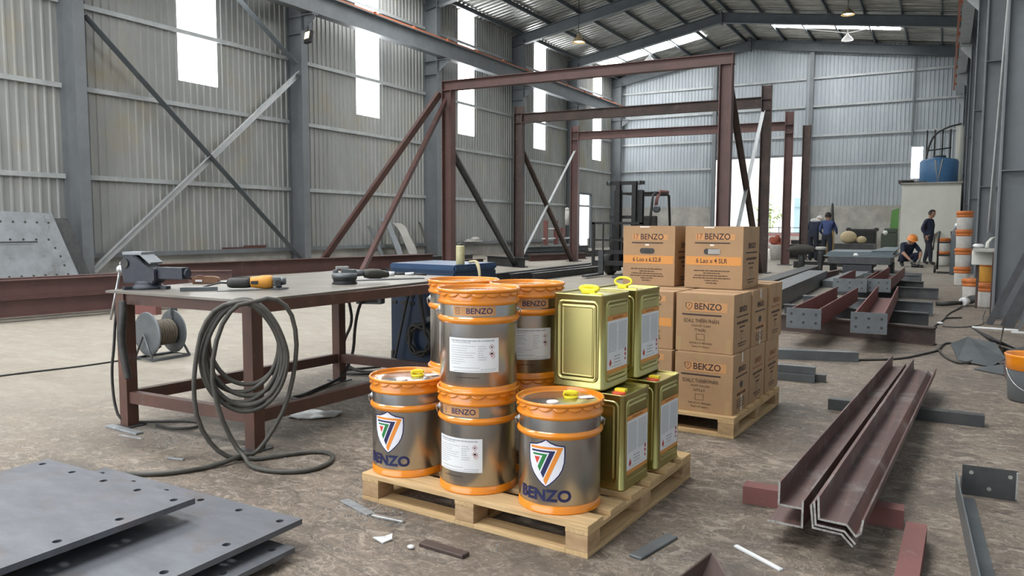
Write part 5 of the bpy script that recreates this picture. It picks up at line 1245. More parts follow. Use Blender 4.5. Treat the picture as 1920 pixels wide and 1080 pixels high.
def cable(lab, pts, r=.009, mm='black', nm='power_cable'):
    mb = MB(); mb.tube(smooth([V(p) for p in pts], 2), r, 7); solo(nm, mb, M[mm], lab, 'cable')
cable('black cable from the square tube to the scrap sheets on the right', [(-.68,7.9,.01),(-.45,8.05,.01),(-.28,8.25,.01),(-.10,8.7,.01),(0.0,8.95,.012),(.04,9.5,.012),(.12,9.6,.012),(.24,9.35,.02)], .011)
cable('black cable loop lying before the rounded scrap sheet', [(.0,8.95,.012),(.04,8.6,.012),(.12,8.25,.012),(.22,8.15,.02),(.30,8.4,.02),(.42,8.6,.02),(.52,8.3,.015)], .013)
cable('thin cable joining the U channel bearer to the grinder on the right floor', [(-.08,11.0,.012),(.0,11.6,.01),(.05,12.1,.01),(.10,12.9,.01),(.22,13.6,.01),(.30,14.1,.02)], .011)
cable('short cable end lying beside the thin floor cable', [(.05,12.15,.01),(.14,12.3,.01),(.26,12.35,.01)], .011)
cable('thin wire on the floor before the leaning flats', [(.03,11.2,.006),(.2,11.15,.006),(.40,11.45,.006),(.50,11.6,.02),(.50,12.2,.05),(.55,12.6,.10)], .006)
mb = MB(); mb.sph((0,0,.018), .03, (1.3,1,.6)); o = solo('white_scrap', mb, M['white_strip'], 'tiny white scrap on the floor left of the leaning flats', 'scrap'); o.location = (.0,11.45,0)
# big grinder on the floor
t = thing('angle_grinder', 'grey angle grinder with a white collar lying on the floor at the right', 'power tool', (.33,14.3,0), R(62))
mb = MB(); mb.lathe([(.04,0),(.065,.05),(.07,.2),(.055,.33),(.04,.42)], (.0,0,.075), 20, (1,0,.12)); obj('motor_housing', mb, M['steel_grey'], t)
mb = MB(); mb.lathe([(.055,-.07),(.072,-.05),(.072,.03)], (.0,0,.075), 20, (1,0,.1)); obj('collar', mb, M['white_strip'], t)
mb = MB(); mb.cyl((-.08,.0,.06), (-.30,.30,.03), .03, .045); obj('side_handle', mb, M['black'], t)
mb = MB(); mb.box((.47,0,.11), (.13,.10,.09), bevel=.03); obj('gear_head', mb, M['black_metal'], t)
# white orange pails
def far_pail(loc, s, lab, cols, group):
    t = thing('plastic_pail', lab, 'pail', loc, 0, group); c1, c2 = cols
    mb = MB(); mb.lathe([(.13*s,0),(.145*s,.02*s),(.150*s,.25*s),(.152*s,.40*s)], seg=24); obj('body', mb, M[c1], t)
    mb = MB(); mb.lathe([(.152*s,.27*s),(.162*s,.275*s),(.162*s,.31*s),(.156*s,.315*s),(.156*s,.33*s),(.166*s,.335*s),(.168*s,.40*s),(.15*s,.41*s),(.001,.405*s)], seg=24, cap=False); obj('lid_band', mb, M[c2], t)
    return t
for k, lab in enumerate(('lowest pail of the tall stack beside the right column', 'second pail from the floor in the tall right stack', 'third pail from the floor in the tall right stack', 'topmost pail of the tall right stack')):
    far_pail((.37,19.4,.405*k), 1.0, lab, ('white_pl','pail_orange'), 'tall pail stack on the right')
for k, (x, z, lab) in enumerate(((-.02,.02,'lower white and orange pail near the standing man'), (-.02,.40,'upper white and orange pail near the standing man'), (.32,.02,'lower pail behind the pair near the standing man'), (.32,.40,'upper pail behind the pair near the standing man'))):
    far_pail((x, 28.6+.25*(k > 1), z*1.15), 1.13, lab, ('white_pl','pail_orange'), 'pails near the standing man')
for k, (x, y, z, c, lab) in enumerate(((.63,14.3,0,'white_pl','lower orange and cream pail behind the rod stand at the right'), (.66,14.6,.385,'pail_yellow','upper yellow pail behind the rod stand at the right'), (.45,15.4,0,'white_pl','cream pail left of the yellow one at the right'))):
    far_pail((x, y, z), .95, lab, (c,'pail_orange'), 'pails behind the rod stand')
t = thing('gas_cylinder', 'dark gas cylinder standing beside the tall pail stack', 'gas cylinder', (.27,23.6,0))
mb = MB(); mb.lathe([(.10,0),(.115,.02),(.115,1.05),(.10,1.16),(.05,1.24),(.04,1.30)], seg=24); obj('body', mb, M['frame_dark'], t)
mb = MB(); mb.lathe([(.045,1.26),(.05,1.33),(.03,1.38)], seg=16); obj('valve_cap', mb, M['white_strip'], t)
t = thing('hand_trolley', 'black hand trolley standing left of the gas cylinder', 'trolley', (.02,24.3,0))
for s in (-1,1):
    mb = MB(); mb.tube([(s*.16,0,.10), (s*.16,0,.95), (s*.14,.10,1.15)], .025, 8); obj('rail', mb, M['black_metal'], t)
    mb = MB(); mb.lathe([(.04,-.03),(.11,-.03),(.11,.03),(.04,.03)], (s*.22,.02,.11), 20, (1,0,0)); obj('wheel', mb, M['black'], t)
mb = MB(); mb.box((0,-.12,.03), (.34,.26,.03)); mb.box((0,0,.5), (.34,.03,.05)); mb.box((0,0,.85), (.34,.03,.05)); obj('toe_plate', mb, M['black_metal'], t)
# tall stand with a tray
t = thing('rod_stand', 'brown stand with a pale tray on top before the right column', 'stand', (.58,13.15,0))
for x, y in ((-.10,.9), (.06,0), (.16,.9)):
    mb = MB(); mb.box((x,y,.46), (.035,.035,.92)); obj('leg', mb, M['rust'], t)
mb = MB(); mb.box((.02,.55,.93), (.40,1.1,.03)); obj('shelf', mb, M['dwarf'], t)
mb = MB(); mb.box((-.02,.9,.80), (.34,.3,.22), bevel=.02); obj('tray', mb, M['plaster'], t)
mb = MB(); mb.sph((-.12,.6,.99), .05, (1.6,1,.7)); obj('white_cap', mb, M['white_strip'], t)
mb = MB(); mb.tube([(.0,.8,.945), (.01,.85,1.03), (.06,.9,1.10), (.10,.92,1.12)], .022, 7, rs=[.03,.026,.02,.012]); obj('horn', mb, M['plaster'], t)
# grey pail with an orange rim, right edge
t = thing('metal_pail', 'open grey pail with an orange rim cut by the right edge', 'pail', (.60,6.72,0))
mb = MB(); mb.lathe([(.12,.0),(.14,.01),(.155,.24)], seg=40, cap=False); mb.lathe([(.12,.012),(.001,.012)], seg=40, cap=False); obj('body', mb, M['frame_grey'], t)
mb = MB(); mb.lathe([(.155,.235),(.163,.24),(.165,.30),(.172,.33),(.176,.345),(.170,.35),(.160,.34),(.150,.25)], seg=40, cap=False); obj('rim_band', mb, M['orange'], t)
P = [(-.16*math.cos(PI*k/16), -.165*math.sin(PI*k/16), .27-.18*math.sin(PI*k/16)) for k in range(17)]
mb = MB(); mb.tube(P, .004, 6); obj('wire_handle', mb, M['bright'], t)

# ------------------------------------------------------------ far end: room, tank, tables
t = thing('cream_room', 'cream plastered block room in the far right corner', 'room', (-.55,31.8,0))
mb = MB(); mb.box((.05,5.8,1.42), (1.9,11.6,2.84)); obj('walls', mb, M['plaster'], t)
mb = MB(); mb.box((.05,5.75,2.865), (1.98,11.75,.05)); obj('roof_slab', mb, M['dwarf'], t)
mb = MB(); mb.ext([(-.24,0),(.36,0),(.30,.04),(.12,.22),(-.02,.22),(-.2,.04)], (0,-.001,1.12), (0,-.30,1.12), (0,0,-1)); 
obj('wash_basin', mb, M['plaster'], t)
mb = MB(); mb.box((-.78,1.0,2.95), (.5,1.6,.10)); mb.box((-.5,.4,2.92), (.8,.4,.05)); obj('roof_timber', mb, M['rust'], t)
t = thing('water_tank', 'blue plastic water tank on top of the cream room', 'tank', (-.30,33.2,2.89))
mb = MB(); mb.lathe([(.60,0),(.645,.04),(.65,.82),(.60,.90),(.25,.97),(.22,1.0)], seg=40); obj('body', mb, M['tank'], t)
mb = MB(); mb.lathe([(.23,.99),(.23,1.05),(.001,1.06)], seg=24); obj('lid', mb, M['steel_dark'], t)
mb = MB(); mb.tube([(-.12,-.655,.86), (-.02,-.66,.02), (.12,-.655,.88)], .018, 6); obj('rope', mb, M['sack'], t)
t = thing('pipe_cluster', 'dark ladder and pipes rising behind the blue tank', 'pipes', (-.35,38.5,2.9))
for x in (-.5,-.2,.1,.4):
    mb = MB(); mb.tube([(x,0,0), (x,0,2.6)], .03, 7); obj('pipe', mb, M['black_metal'], t)
for z in (.9,1.7):
    mb = MB(); mb.tube([(-.5,-.03,z), (.45,-.03,z+.1)], .028, 7); obj('rung', mb, M['black_metal'], t)
mb = MB(); mb.tube(smooth([V((-.55,-.05,.2)), V((-.5,-.05,1.6)), V((-.25,-.05,2.4)), V((.3,-.05,2.7)), V((.8,-.05,2.8))],2), .04, 7); obj('bent_hose', mb, M['black'], t)
mb = MB(); mb.cyl((.75,0,0), (.75,0,2.7), .14); obj('post', mb, M['cylinder_ochre'] if False else M['plaster'], t)
t = thing('sheet_table', 'heavy dark bench piled with grey steel sheets before the cream room', 'bench', (-2.0,23.4,0))
mb = MB(); mb.box((-.02,-.55,.12), (.72,.6,.24), bevel=.01); obj('front_block', mb, M['blue_machine'] if False else mat('dark_slate', (.03,.036,.045), .5), t)
mb = MB(); mb.box((0,.2,.36), (1.55,1.9,.20), bevel=.01); mb.box((-.1,.1,.26), (.9,1.2,.2)); obj('bed', mb, M['steel_dark'], t)
for x in (-.75,.75):
    mb = MB(); mb.box((x,.3,.14), (.13,.6,.28)); obj('leg', mb, M['black_metal'], t)
for k in range(4):
    mb = MB(); mb.box((.02*(k%2)-.01*k, .35+.03*k, .475+.035*k), (1.74-.05*k, 2.2, .028), R(1.2*(k-1))); obj('steel_sheet', mb, mat('slate_sheet', (.16,.20,.22), .35, .3), t)
mb = MB(); mb.poly([V((.3,-.7,.60)), V((.86,-.5,.60)), V((.90,1.4,.66)), V((.5,1.4,.66))], .03, (0,0,1)); obj('loose_sheet', mb, mat('slate_sheet', (.16,.20,.22), .35, .3), t)
mb = MB(); mb.lathe([(.06,0),(.07,.02),(.07,.10),(.03,.12)], (-.08,-.62,.49), 16, (0,-1,0)); obj('bolt_head', mb, M['white_strip'], t)
t = thing('saddle_stand', 'dark stand with a domed rag covered top before the two men', 'stand', (-3.52,23.0,0))
mb = MB(); mb.tube([(0,0,.03), (0,0,.35), (.0,0,.62)], .09, 10, rs=[.10,.085,.08]); mb.box((0,0,.02), (.20,.34,.04), bevel=.01); obj('post', mb, M['steel_dark'], t)
mb = MB(); mb.sph((0,0,.62), .30, (1.25,1.0,.50)); mb.box((-.02,0,.60), (.74,.42,.05), bevel=.02); obj('domed_top', mb, mat('dark_rag', (.045,.043,.038), .9), t)
t = thing('roller_stand', 'grey tapered roller stand between the domed stand and the sheet table', 'stand', (-3.02,23.05,0))
mb = MB(); mb.lathe([(.07,0),(.06,.1),(.10,.5),(.12,.62)], seg=20); obj('post', mb, M['steel_dark'], t)
mb = MB(); mb.lathe([(.14,.62),(.15,.64),(.15,.68),(.12,.71),(.001,.715)], seg=24); obj('cap', mb, M['dwarf'], t)
mb = MB(); mb.box((0,0,.14), (1.5,.12,.10)); mb.box((-.7,0,.10), (.12,.5,.2), bevel=.02); mb.box((.7,0,.06), (.10,.4,.12)); o = solo('base_bar', mb, M['black_metal'], 'low black base bar on the floor behind the domed stand', 'bar'); o.location = (-3.3,25.2,0)
ibeam('steel_beam', 'short red beam stub lying in front of the sheet table', (-2.55,19.3,.09), (-2.32,21.2,.09), .17, .12, 'red')
# clutter along the back wall
t = thing('sofa_cover', 'dark covered bench with curled ends by the back dwarf wall', 'bench', (-3.55,41.6,0))
mb = MB(); mb.box((0,0,.58), (1.25,.8,1.16), bevel=.10); obj('cover', mb, M['black_metal'], t)
for s in (-1,1):
    mb = MB(); mb.cyl((s*.62,-.42,1.13), (s*.62,.42,1.13), .09); obj('curled_end', mb, M['black'], t)
mb = MB(); mb.sph((0,0,.28), .30, (1.15,.9,.95)); solo('stuffed_sack', mb, M['sack'], 'larger cream stuffed sack before the covered bench', 'sack').location = (-3.72,37.0,.52)
mb = MB(); mb.sph((0,0,.17), .19, (1.1,.9,.9)); solo('stuffed_sack', mb, M['sack'], 'smaller cream stuffed sack right of the larger one', 'sack').location = (-3.18,36.95,.52)
mb = MB(); mb.box((0,0,.26), (1.9,.9,.52), bevel=.01); solo('low_crate', mb, M['steel_dark'], 'low dark crate under the cream sacks', 'crate').location = (-3.6,37.0,0)
mb = MB(); mb.lathe([(.18,0),(.19,.04),(.19,1.0),(.10,1.15),(.05,1.2)], seg=20); solo('ochre_cylinder', mb, M['cylinder_ochre'], 'ochre gas cylinder beside the man in the blue shirt', 'gas cylinder').location = (-4.1,33.6,0)
mb = MB(); mb.lathe([(.14,0),(.12,1.4),(.05,2.3),(.02,2.35)], seg=16); solo('dark_pole', mb, M['steel_dark'], 'dark tapered pole behind the two men', 'pole').location = (-4.55,38.0,0)
t = thing('green_machine', 'dark green machine with a bright green panel left of the cream room', 'machine', (-2.05,36.5,0))
mb = MB(); mb.box((0,0,.5), (.62,.8,1.0), bevel=.05); mb.box((.05,-.1,1.1), (.5,.45,.22), bevel=.06); obj('body', mb, M['dark_green'], t)
mb = MB(); mb.poly([V((-.10,.45,0)), V((.30,.45,0)), V((.30,.45,2.08)), V((.02,.45,1.98))], .04, (0,1,0)); obj('panel', mb, M['green_paint'], t)
mb = MB(); mb.sph((-.14,-.40,1.02), .10); obj('knob', mb, M['white_strip'], t)
t = thing('rag_bin', 'white bin heaped with red rags by the back doorway', 'bin', (-5.55,30.6,0))
mb = MB(); mb.lathe([(.26,0),(.33,.55),(.34,.58)], seg=28); obj('bin', mb, M['white_pl'], t)
mb = MB(); rnd = random.Random(4)
for k in range(12): mb.sph((rnd.uniform(-.24,.24), rnd.uniform(-.2,.2), .60+rnd.uniform(0,.22)), .13, (1.2,1,.8), Euler((rnd.random()*3,rnd.random()*3,0)), 10)
obj('red_rags', mb, M['red_bright'] if False else mat('red_rag', (.32,.085,.05), .9), t)
for k, (x, y, lab) in enumerate(((-5.25,32.0,'dark engine unit on the floor right of the rag bin'), (-4.45,32.9,'dark engine unit behind the lone post'))):
    t = thing('engine_unit', lab, 'engine', (x,y,0), R(20*k)); mb = MB(); mb.box((0,0,.32), (.55,.5,.5), bevel=.08); mb.cyl((-.2,-.25,.42), (-.2,-.38,.42), .16); mb.box((0.1,0,.66), (.3,.3,.16), bevel=.04); obj('block', mb, M['black_metal'], t)
    mb = MB(); mb.tube([(-.35,-.3,.04), (.35,-.3,.04), (.35,.3,.04), (-.35,.3,.04)], .035, 7, True); obj('skid', mb, M['black'], t)
    mb = MB(); mb.lathe([(.10,0),(.12,.05),(.001,.06)], (-.2,-.38,.42), 16, (0,-1,0)); obj('pulley', mb, M['steel_grey'], t)
GD = 'primed beams stacked outside the doorway'
for k in range(5):
    for j in range(2):
        mm = 'pale' if (k+j) % 2 else 'red_bright'
        mb = MB(); mb.ext(prof_I(.17,.14,.014,.01), (-11.2+.1*j,45.4+.5*j,.09+.18*k), (-6.3-.1*j,45.0+.5*j,.09+.18*k), (0,0,1))
        solo('primed_beam', mb, mat('pink_primer', (.50,.30,.29), .6) if (k+j) % 2 == 0 else M['white_pl'], ('front ' if j == 0 else 'rear ') + ('lowest','second','third','fourth','topmost')[k] + ' beam of the pink and white stack outside the doorway', 'steel beam', GD)
mb = MB(); mb.tube([(-11.2,47.5,1.2), (-6.6,47.5,1.2)], .03, 6); mb.tube([(-11.2,47.5,.9), (-6.6,47.5,.9)], .03, 6)
for k in range(8): mb.tube([(-11.2+.65*k,47.5,0), (-11.2+.65*k,47.5,1.25)], .03, 6)
solo('yard_railing', mb, M['steel_grey'], 'low railing in the yard behind the stacked beams', 'railing')

# ------------------------------------------------------------ lamps
t = thing('floodlight', 'small black floodlight on the left wall column', 'floodlight', (-16.76,17.36,6.84), R(-28))
mb = MB(); mb.box((.16,-.10,-.02), (.34,.10,.36), rot=Euler((R(-12),0,R(10))), bevel=.02); obj('housing', mb, M['black_metal'], t)
mb = MB(); mb.box((.155,-.155,.035), (.26,.012,.20), rot=Euler((R(-12),0,R(10)))); obj('lens', mb, M['glass_lamp'], t)
mb = MB(); mb.tube([(-.06,.12,0), (.0,.02,-.06), (.10,-.04,-.06)], .02, 6); obj('bracket', mb, M['black_metal'], t)
mb = MB(); mb.box((.02,.0,.22), (.05,.10,.34)); obj('junction_box', mb, M['frame_grey'], t)
def pendant(label, loc, cord, lit, rods=None):
    t = thing('pendant_lamp', label, 'lamp', loc, 0, 'high bay pendant lamps')
    mb = MB(); mb.lathe([(.26,0),(.25,.04),(.15,.17),(.08,.22),(.05,.30),(.02,.34)], seg=28, cap=False); obj('shade', mb, M['lamp_shade' if lit else 'lamp_white'], t)
    mb = MB(); mb.sph((0,0,.08), .20, (1,1,.35)); obj('bulb', mb, M['lamp_hot'] if lit else M['lamp_white'], t)
    mb = MB(); mb.tube([(0,0,.32), (0,0,cord)], .014, 6); obj('cord', mb, M['black_metal'] if lit else M['lamp_white'], t)
    for r_ in rods or ():
        mb = MB(); mb.tube([(0,0,.34), r_], .016, 6); obj('stay_rod', mb, M['lamp_white'], t)
pendant('lit brass lamp on a long cord under the left roof slope', (-12.85,28.0,8.45), 1.75, True)
pendant('lit brass lamp close under the right rafter', (-3.76,34.0,9.75), .6, True)
pendant('white lamp hung from two stay rods under the right roof light', (-4.25,38.6,9.75), .95, False, [(-2.9,.2,1.0), (2.4,.2,.62)])
pendant('white lamp with one stay rod under the left roof light', (-13.45,37.9,9.60), 1.15, False, [(1.9,.2,.95)])
mb = MB(); P = [(.18*math.cos(2*PI*k/40), 0, .24*math.sin(2*PI*k/40)) for k in range(34)]; mb.tube(P, .035, 8); o = solo('white_hose_coil', mb, M['white_strip'], 'white coil hanging on the left wall column behind the second post', 'coil'); o.location = (-16.55,31.25,5.9)

# ------------------------------------------------------------ floor scraps in the foreground
def bar(lab, p0, p1, wd, th, mm='steel_grey', z=0, nm='flat_bar'):
    a_, b_ = V((*p0, z+th/2)), V((*p1, z+th/2)); mb = MB(); mb.ext(prof_R(wd, th), a_, b_); bmesh.ops.bevel(mb.bm, geom=list(mb.bm.edges), offset=th*.2, segments=1, affect='EDGES'); solo(nm, mb, M[mm], lab, 'metal scrap')
bar('grey flat bar offcut lying right of the front pallet', (-.985,2.715), (-.925,2.985), .055, .012)
bar('brown flat bar offcut lying in front of the pallet', (-1.775,2.415), (-1.555,2.40), .046, .016, 'rust')
bar('white metal strip on the floor left of the bent channels', (-.675,3.02), (-.475,2.885), .020, .010, 'white_strip')
bar('dark thin blade of scrap by the left front corner of the pallet', (-2.38,2.63), (-2.155,2.555), .045, .006, 'debris')
bar('small bright bar of scrap beside the dark blade', (-2.14,2.545), (-1.975,2.555), .022, .012, 'bright')
bar('long flat offcut on the floor beside the left table leg', (-4.56,2.88), (-4.22,2.86), .05, .014, 'debris')
bar('pale strip on the floor below the left table leg offcut', (-4.33,2.80), (-4.12,2.81), .022, .004, 'bright')
bar('short bar on the floor between table and drilled plates', (-3.66,2.64), (-3.55,2.66), .02, .008, 'debris')
mb = MB(); rnd = random.Random(11); P = []
for k in range(15): a = 2*PI*k/15; P.append((.19*math.cos(a)*(1+rnd.uniform(-.15,.15)), .10*math.sin(a)*(1+rnd.uniform(-.2,.2)), .008+rnd.uniform(0,.02)))
c_ = mb.bm.verts.new((0,0,.02)); vs = [mb.bm.verts.new(p) for p in P]
for i in range(15): mb.bm.faces.new((c_, vs[i], vs[(i+1) % 15]))
g = bmesh.ops.extrude_face_region(mb.bm, geom=list(mb.bm.faces)); bmesh.ops.translate(mb.bm, vec=(0,0,-.008), verts=[v for v in g['geom'] if isinstance(v, bmesh.types.BMVert)])
o = solo('foil_scrap', mb, M['bright'], 'crumpled silvery sheet on the floor in front of the table rail', 'metal scrap'); o.location = (-3.62,3.74,0); o.rotation_euler = (0,0,R(40))
mb = MB(); mb.poly([V((0,0,.0)), V((.045,.01,.004)), V((.06,.045,.01)), V((.02,.03,.012)), V((-.02,.055,.008))], .006, (0,0,1)); o = solo('white_chip', mb, M['white_strip'], 'white chip on the floor in front of the pallet', 'scrap'); o.location = (-1.93,2.37,0); o.rotation_euler = (0,0,R(60))
mb = MB(); mb.sph((0,0,.008), .013, (1.2,1,.6)); o = solo('white_chip', mb, M['white_strip'], 'smaller white chip nearer the brown offcut', 'scrap'); o.location = (-1.79,2.36,0)
mb = MB(); mb.poly([V((0,0,0)), V((.12,-.10,0)), V((.03,.02,.085))], .006, (1,0,.3)); mb.poly([V((0,0,0)), V((-.10,-.09,0)), V((.03,.02,.085))], .006, (-1,0,.3)); o = solo('folded_plate', mb, M['rust'], 'folded brown plate corner at the bottom edge', 'metal scrap'); o.location = (-.70,2.66,0); o.rotation_euler = (0,0,R(12))
# swarf and grit nobody could count
mb = MB(); rnd = random.Random(5)
for cx, cy, sx, sy, n_ in ((-2.2,2.58,.16,.09,230), (-3.95,2.85,.22,.10,120), (-3.25,2.85,.3,.12,80), (-1.4,2.2,1.0,.35,90), (-.75,2.9,.25,.3,70), (-.2,4.6,.6,1.4,120), (-3.0,3.4,.8,.5,80), (-.5,6.5,.9,1.6,90)):
    for k in range(n_):
        x, y = rnd.gauss(cx, sx), rnd.gauss(cy, sy); l, a = rnd.uniform(.002,.009), rnd.random()*6.28; q = V((math.cos(a), math.sin(a), 0)); s_ = V((-q.y, q.x, 0))*l*.35
        p = V((x, y, .0015)); vs = [mb.bm.verts.new(v) for v in (p-q*l, p+s_, p+q*l, p-s_, p+V((0,0,l*.5)))]
        for i in range(4): mb.bm.faces.new((vs[i], vs[(i+1) % 4], vs[4]))
solo('metal_swarf', mb, M['debris'], 'dark metal swarf and grit scattered over the concrete floor', 'swarf', kind='stuff')
# ------------------------------------------------------------ people
def person(label, loc, rz, J, regions, pieces, hands=True):
    """one skinned body from the joints J (f = forward, s = left, z = up, metres); regions colour it by bone"""
    t = thing('person', label, 'person', loc, rz, None)
    P = {k: V((v[0], v[1], v[2])) for k, v in J.items()}
    rad = dict(pelvis=(.155,.12), waist=(.145,.105), chest=(.175,.125), neck=(.058,.058), head0=(.085,.075), head=(.092,.082),
               lsh=(.075,.07), rsh=(.075,.07), lel=(.052,.05), rel=(.052,.05), lwr=(.036,.03), rwr=(.036,.03), lha=(.040,.022), rha=(.040,.022),
               lhi=(.105,.10), rhi=(.105,.10), lkn=(.072,.07), rkn=(.072,.07), lan=(.050,.048), ran=(.050,.048), lto=(.045,.035), rto=(.045,.035))
    bones = [('pelvis','waist'),('waist','chest'),('chest','neck'),('neck','head0'),('head0','head'),('chest','lsh'),('lsh','lel'),('lel','lwr'),('lwr','lha'),
             ('chest','rsh'),('rsh','rel'),('rel','rwr'),('rwr','rha'),('pelvis','lhi'),('lhi','lkn'),('lkn','lan'),('lan','lto'),('pelvis','rhi'),('rhi','rkn'),('rkn','ran'),('ran','rto')]
    for k in rad:
        if k not in ('neck','head0','head','lha','rha','lwr','rwr'): rad[k] = tuple(q*1.16 for q in rad[k])
    names = list(rad); me = bpy.data.meshes.new('b'); me.from_pydata([P[n] for n in names], [(names.index(a), names.index(b)) for a, b in bones], [])
    o = bpy.data.objects.new('b', me); COL.objects.link(o)
    sk = o.modifiers.new('s', 'SKIN'); sk.use_smooth_shade = True; su = o.modifiers.new('u', 'SUBSURF'); su.levels = 2
    for i, n in enumerate(names):
        v = me.skin_vertices[0].data[i]; v.radius = rad[n]; v.use_root = (n == 'pelvis')
    dg = bpy.context.evaluated_depsgraph_get(); dg.update()
    ev = bpy.data.meshes.new_from_object(o.evaluated_get(dg)); mb = MB(); mb.bm.from_mesh(ev)
    bpy.data.objects.remove(o); bpy.data.meshes.remove(me); bpy.data.meshes.remove(ev)
    mats = [M[m] for m in ('skin',) + tuple(pieces)]
    def near(c):
        best = None
        for a, b in bones:
            A, B = P[a], P[b]; q = max(0, min(1, (c-A).dot(B-A)/max((B-A).length_squared, 1e-9))); d = (c-(A+(B-A)*q)).length
            if best is None or d < best[0]: best = (d, (a, b))
        return best[1]
    for f in mb.bm.faces:
        f.smooth = True; f.material_index = regions.get(near(f.calc_center_median()), 0)
    # head details: nose, ears, eyes, chin turned with the head
    hd = (P['head']-P['head0']).normalized(); fw = V(J['look']).normalized(); fw = (fw - hd*fw.dot(hd)).normalized(); sd = hd.cross(fw)
    c = P['head0'].lerp(P['head'], .55)
    k0 = len(mb.bm.faces)
    mb.sph(c, .098, (1,1,1.22), V((0,0,1)).rotation_difference(hd).to_euler(), 16)
    mb.sph(c + fw*.100 - hd*.012, .018, (1,.8,1.4), None, 8); mb.sph(c + fw*.072 - hd*.075, .035, (1,1,.7), None, 10)
    for s in (-1,1): mb.sph(c + sd*s*.098 - hd*.005, .026, (.6,1,1.3), None, 8)
    k1 = len(mb.bm.faces); mb.bm.faces.ensure_lookup_table()
    for f in list(mb.bm.faces)[k0:k1]: f.material_index = 0
    if hands:
        for s, w_, h_ in ((1,'lwr','lha'), (-1,'rwr','rha')):
            d = (P[h_]-P[w_]).normalized(); x = d.orthogonal().normalized(); y = d.cross(x); n0 = len(mb.bm.faces)
            for i, (off, ln) in enumerate(((-.030,.066),(-.010,.078),(.010,.072),(.030,.056))):
                b0 = P[h_] + x*off; mb.tube([b0, b0+d*ln*.5+y*.010, b0+d*ln+y*.030], .009, 6, rs=[.010,.009,.007])
            b0 = P[w_].lerp(P[h_], .55) + x*.034; mb.tube([b0, b0+x*.028+d*.030, b0+x*.030+d*.062+y*.01], .010, 6, rs=[.012,.010,.008])
            mb.bm.faces.ensure_lookup_table()
            for f in list(mb.bm.faces)[n0:]: f.material_index = regions.get((w_, h_), 0)
    obj('body', mb, mats, t)
    mb = MB()
    for s in (-1,1): mb.sph(c + fw*.088 + sd*s*.034 + hd*.018, .011, (1,1,.8), None, 8)
    obj('eyes', mb, M['hair'], t)
    mb = MB(); mb.box(c + fw*.094 - hd*.052, (.012,.044,.008), math.atan2(fw.y, fw.x)); obj('mouth', mb, mat('lips', (.25,.10,.08), .6), t)
    return t, c, hd, fw, sd
def hair(t, c, hd, fw, sd):
    mb = MB(); g = bmesh.ops.create_uvsphere(mb.bm, u_segments=20, v_segments=14, radius=.112)
    q = Matrix((sd, fw, hd)).transposed().to_4x4() if False else V((0,0,1)).rotation_difference(hd).to_matrix().to_4x4()
    bmesh.ops.transform(mb.bm, matrix=Matrix.Translation(c + hd*.012 - fw*.012) @ q @ Matrix.Diagonal((1,1,1.18,1)), verts=g['verts'])
    dv = [v for v in mb.bm.verts if (v.co-c).dot(fw) > .050 and (v.co-c).dot(hd) < .070 or (v.co-c).dot(hd) < -.060]
    bmesh.ops.delete(mb.bm, geom=dv, context='VERTS')
    for f in mb.bm.faces: f.smooth = True
    obj('hair', mb, M['hair'], t)
TORSO = {('pelvis','waist'):1, ('waist','chest'):1, ('chest','neck'):1, ('chest','lsh'):1, ('chest','rsh'):1, ('lsh','lel'):1, ('rsh','rel'):1, ('lel','lwr'):1, ('rel','rwr'):1}
LEGS = {('pelvis','lhi'):2, ('pelvis','rhi'):2, ('lhi','lkn'):2, ('rhi','rkn'):2, ('lkn','lan'):2, ('rkn','ran'):2, ('lan','lto'):3, ('ran','rto'):3}
def J0(**k):
    d = dict(pelvis=(0,0,.95), waist=(0,0,1.10), chest=(.01,0,1.32), neck=(.015,0,1.50), head0=(.03,0,1.585), head=(.045,0,1.71),
             lsh=(0,.19,1.42), rsh=(0,-.19,1.42), lel=(-.02,.26,1.15), rel=(-.02,-.26,1.15), lwr=(.05,.26,.92), rwr=(.05,-.26,.92), lha=(.07,.26,.83), rha=(.07,-.26,.83),
             lhi=(0,.10,.90), rhi=(0,-.10,.90), lkn=(.02,.11,.50), rkn=(.02,-.11,.50), lan=(-.02,.11,.085), ran=(-.02,-.11,.085), lto=(.13,.12,.04), rto=(.13,-.12,.04), look=(1,0,0))
    d.update(k); return d
# standing man, facing right and looking down
J = J0(head0=(.06,0,1.60), head=(.10,0,1.715), neck=(.02,0,1.51), look=(1,-.25,-.55), lel=(-.14,.24,1.17), lwr=(-.13,.10,.99), lha=(-.14,.02,.95), rel=(-.10,-.25,1.16), rwr=(.06,-.27,.95), rha=(.09,-.27,.86),
       lkn=(-.06,.11,.50), lan=(-.16,.11,.085), lto=(-.02,.12,.04), rkn=(.13,-.11,.50), ran=(.15,-.11,.085), rto=(.30,-.12,.04))
t, c, hd, fw, sd = person('man in dark navy work clothes standing with bowed head before the cream room', (-.47,29.5,0), R(-25), J, {**TORSO, **LEGS}, ('navy_cloth','dark_cloth','shoe')); hair(t, c, hd, fw, sd)
t.scale = (1.03,1.03,1.03)
mb = MB(); mb.tube([(0,0,0), (.02,0,.55)], .022, 8); o = solo('wooden_stick', mb, M['rust'], 'brown stick held in the standing man hand', 'stick'); o.location = (-.30,29.15,.50)
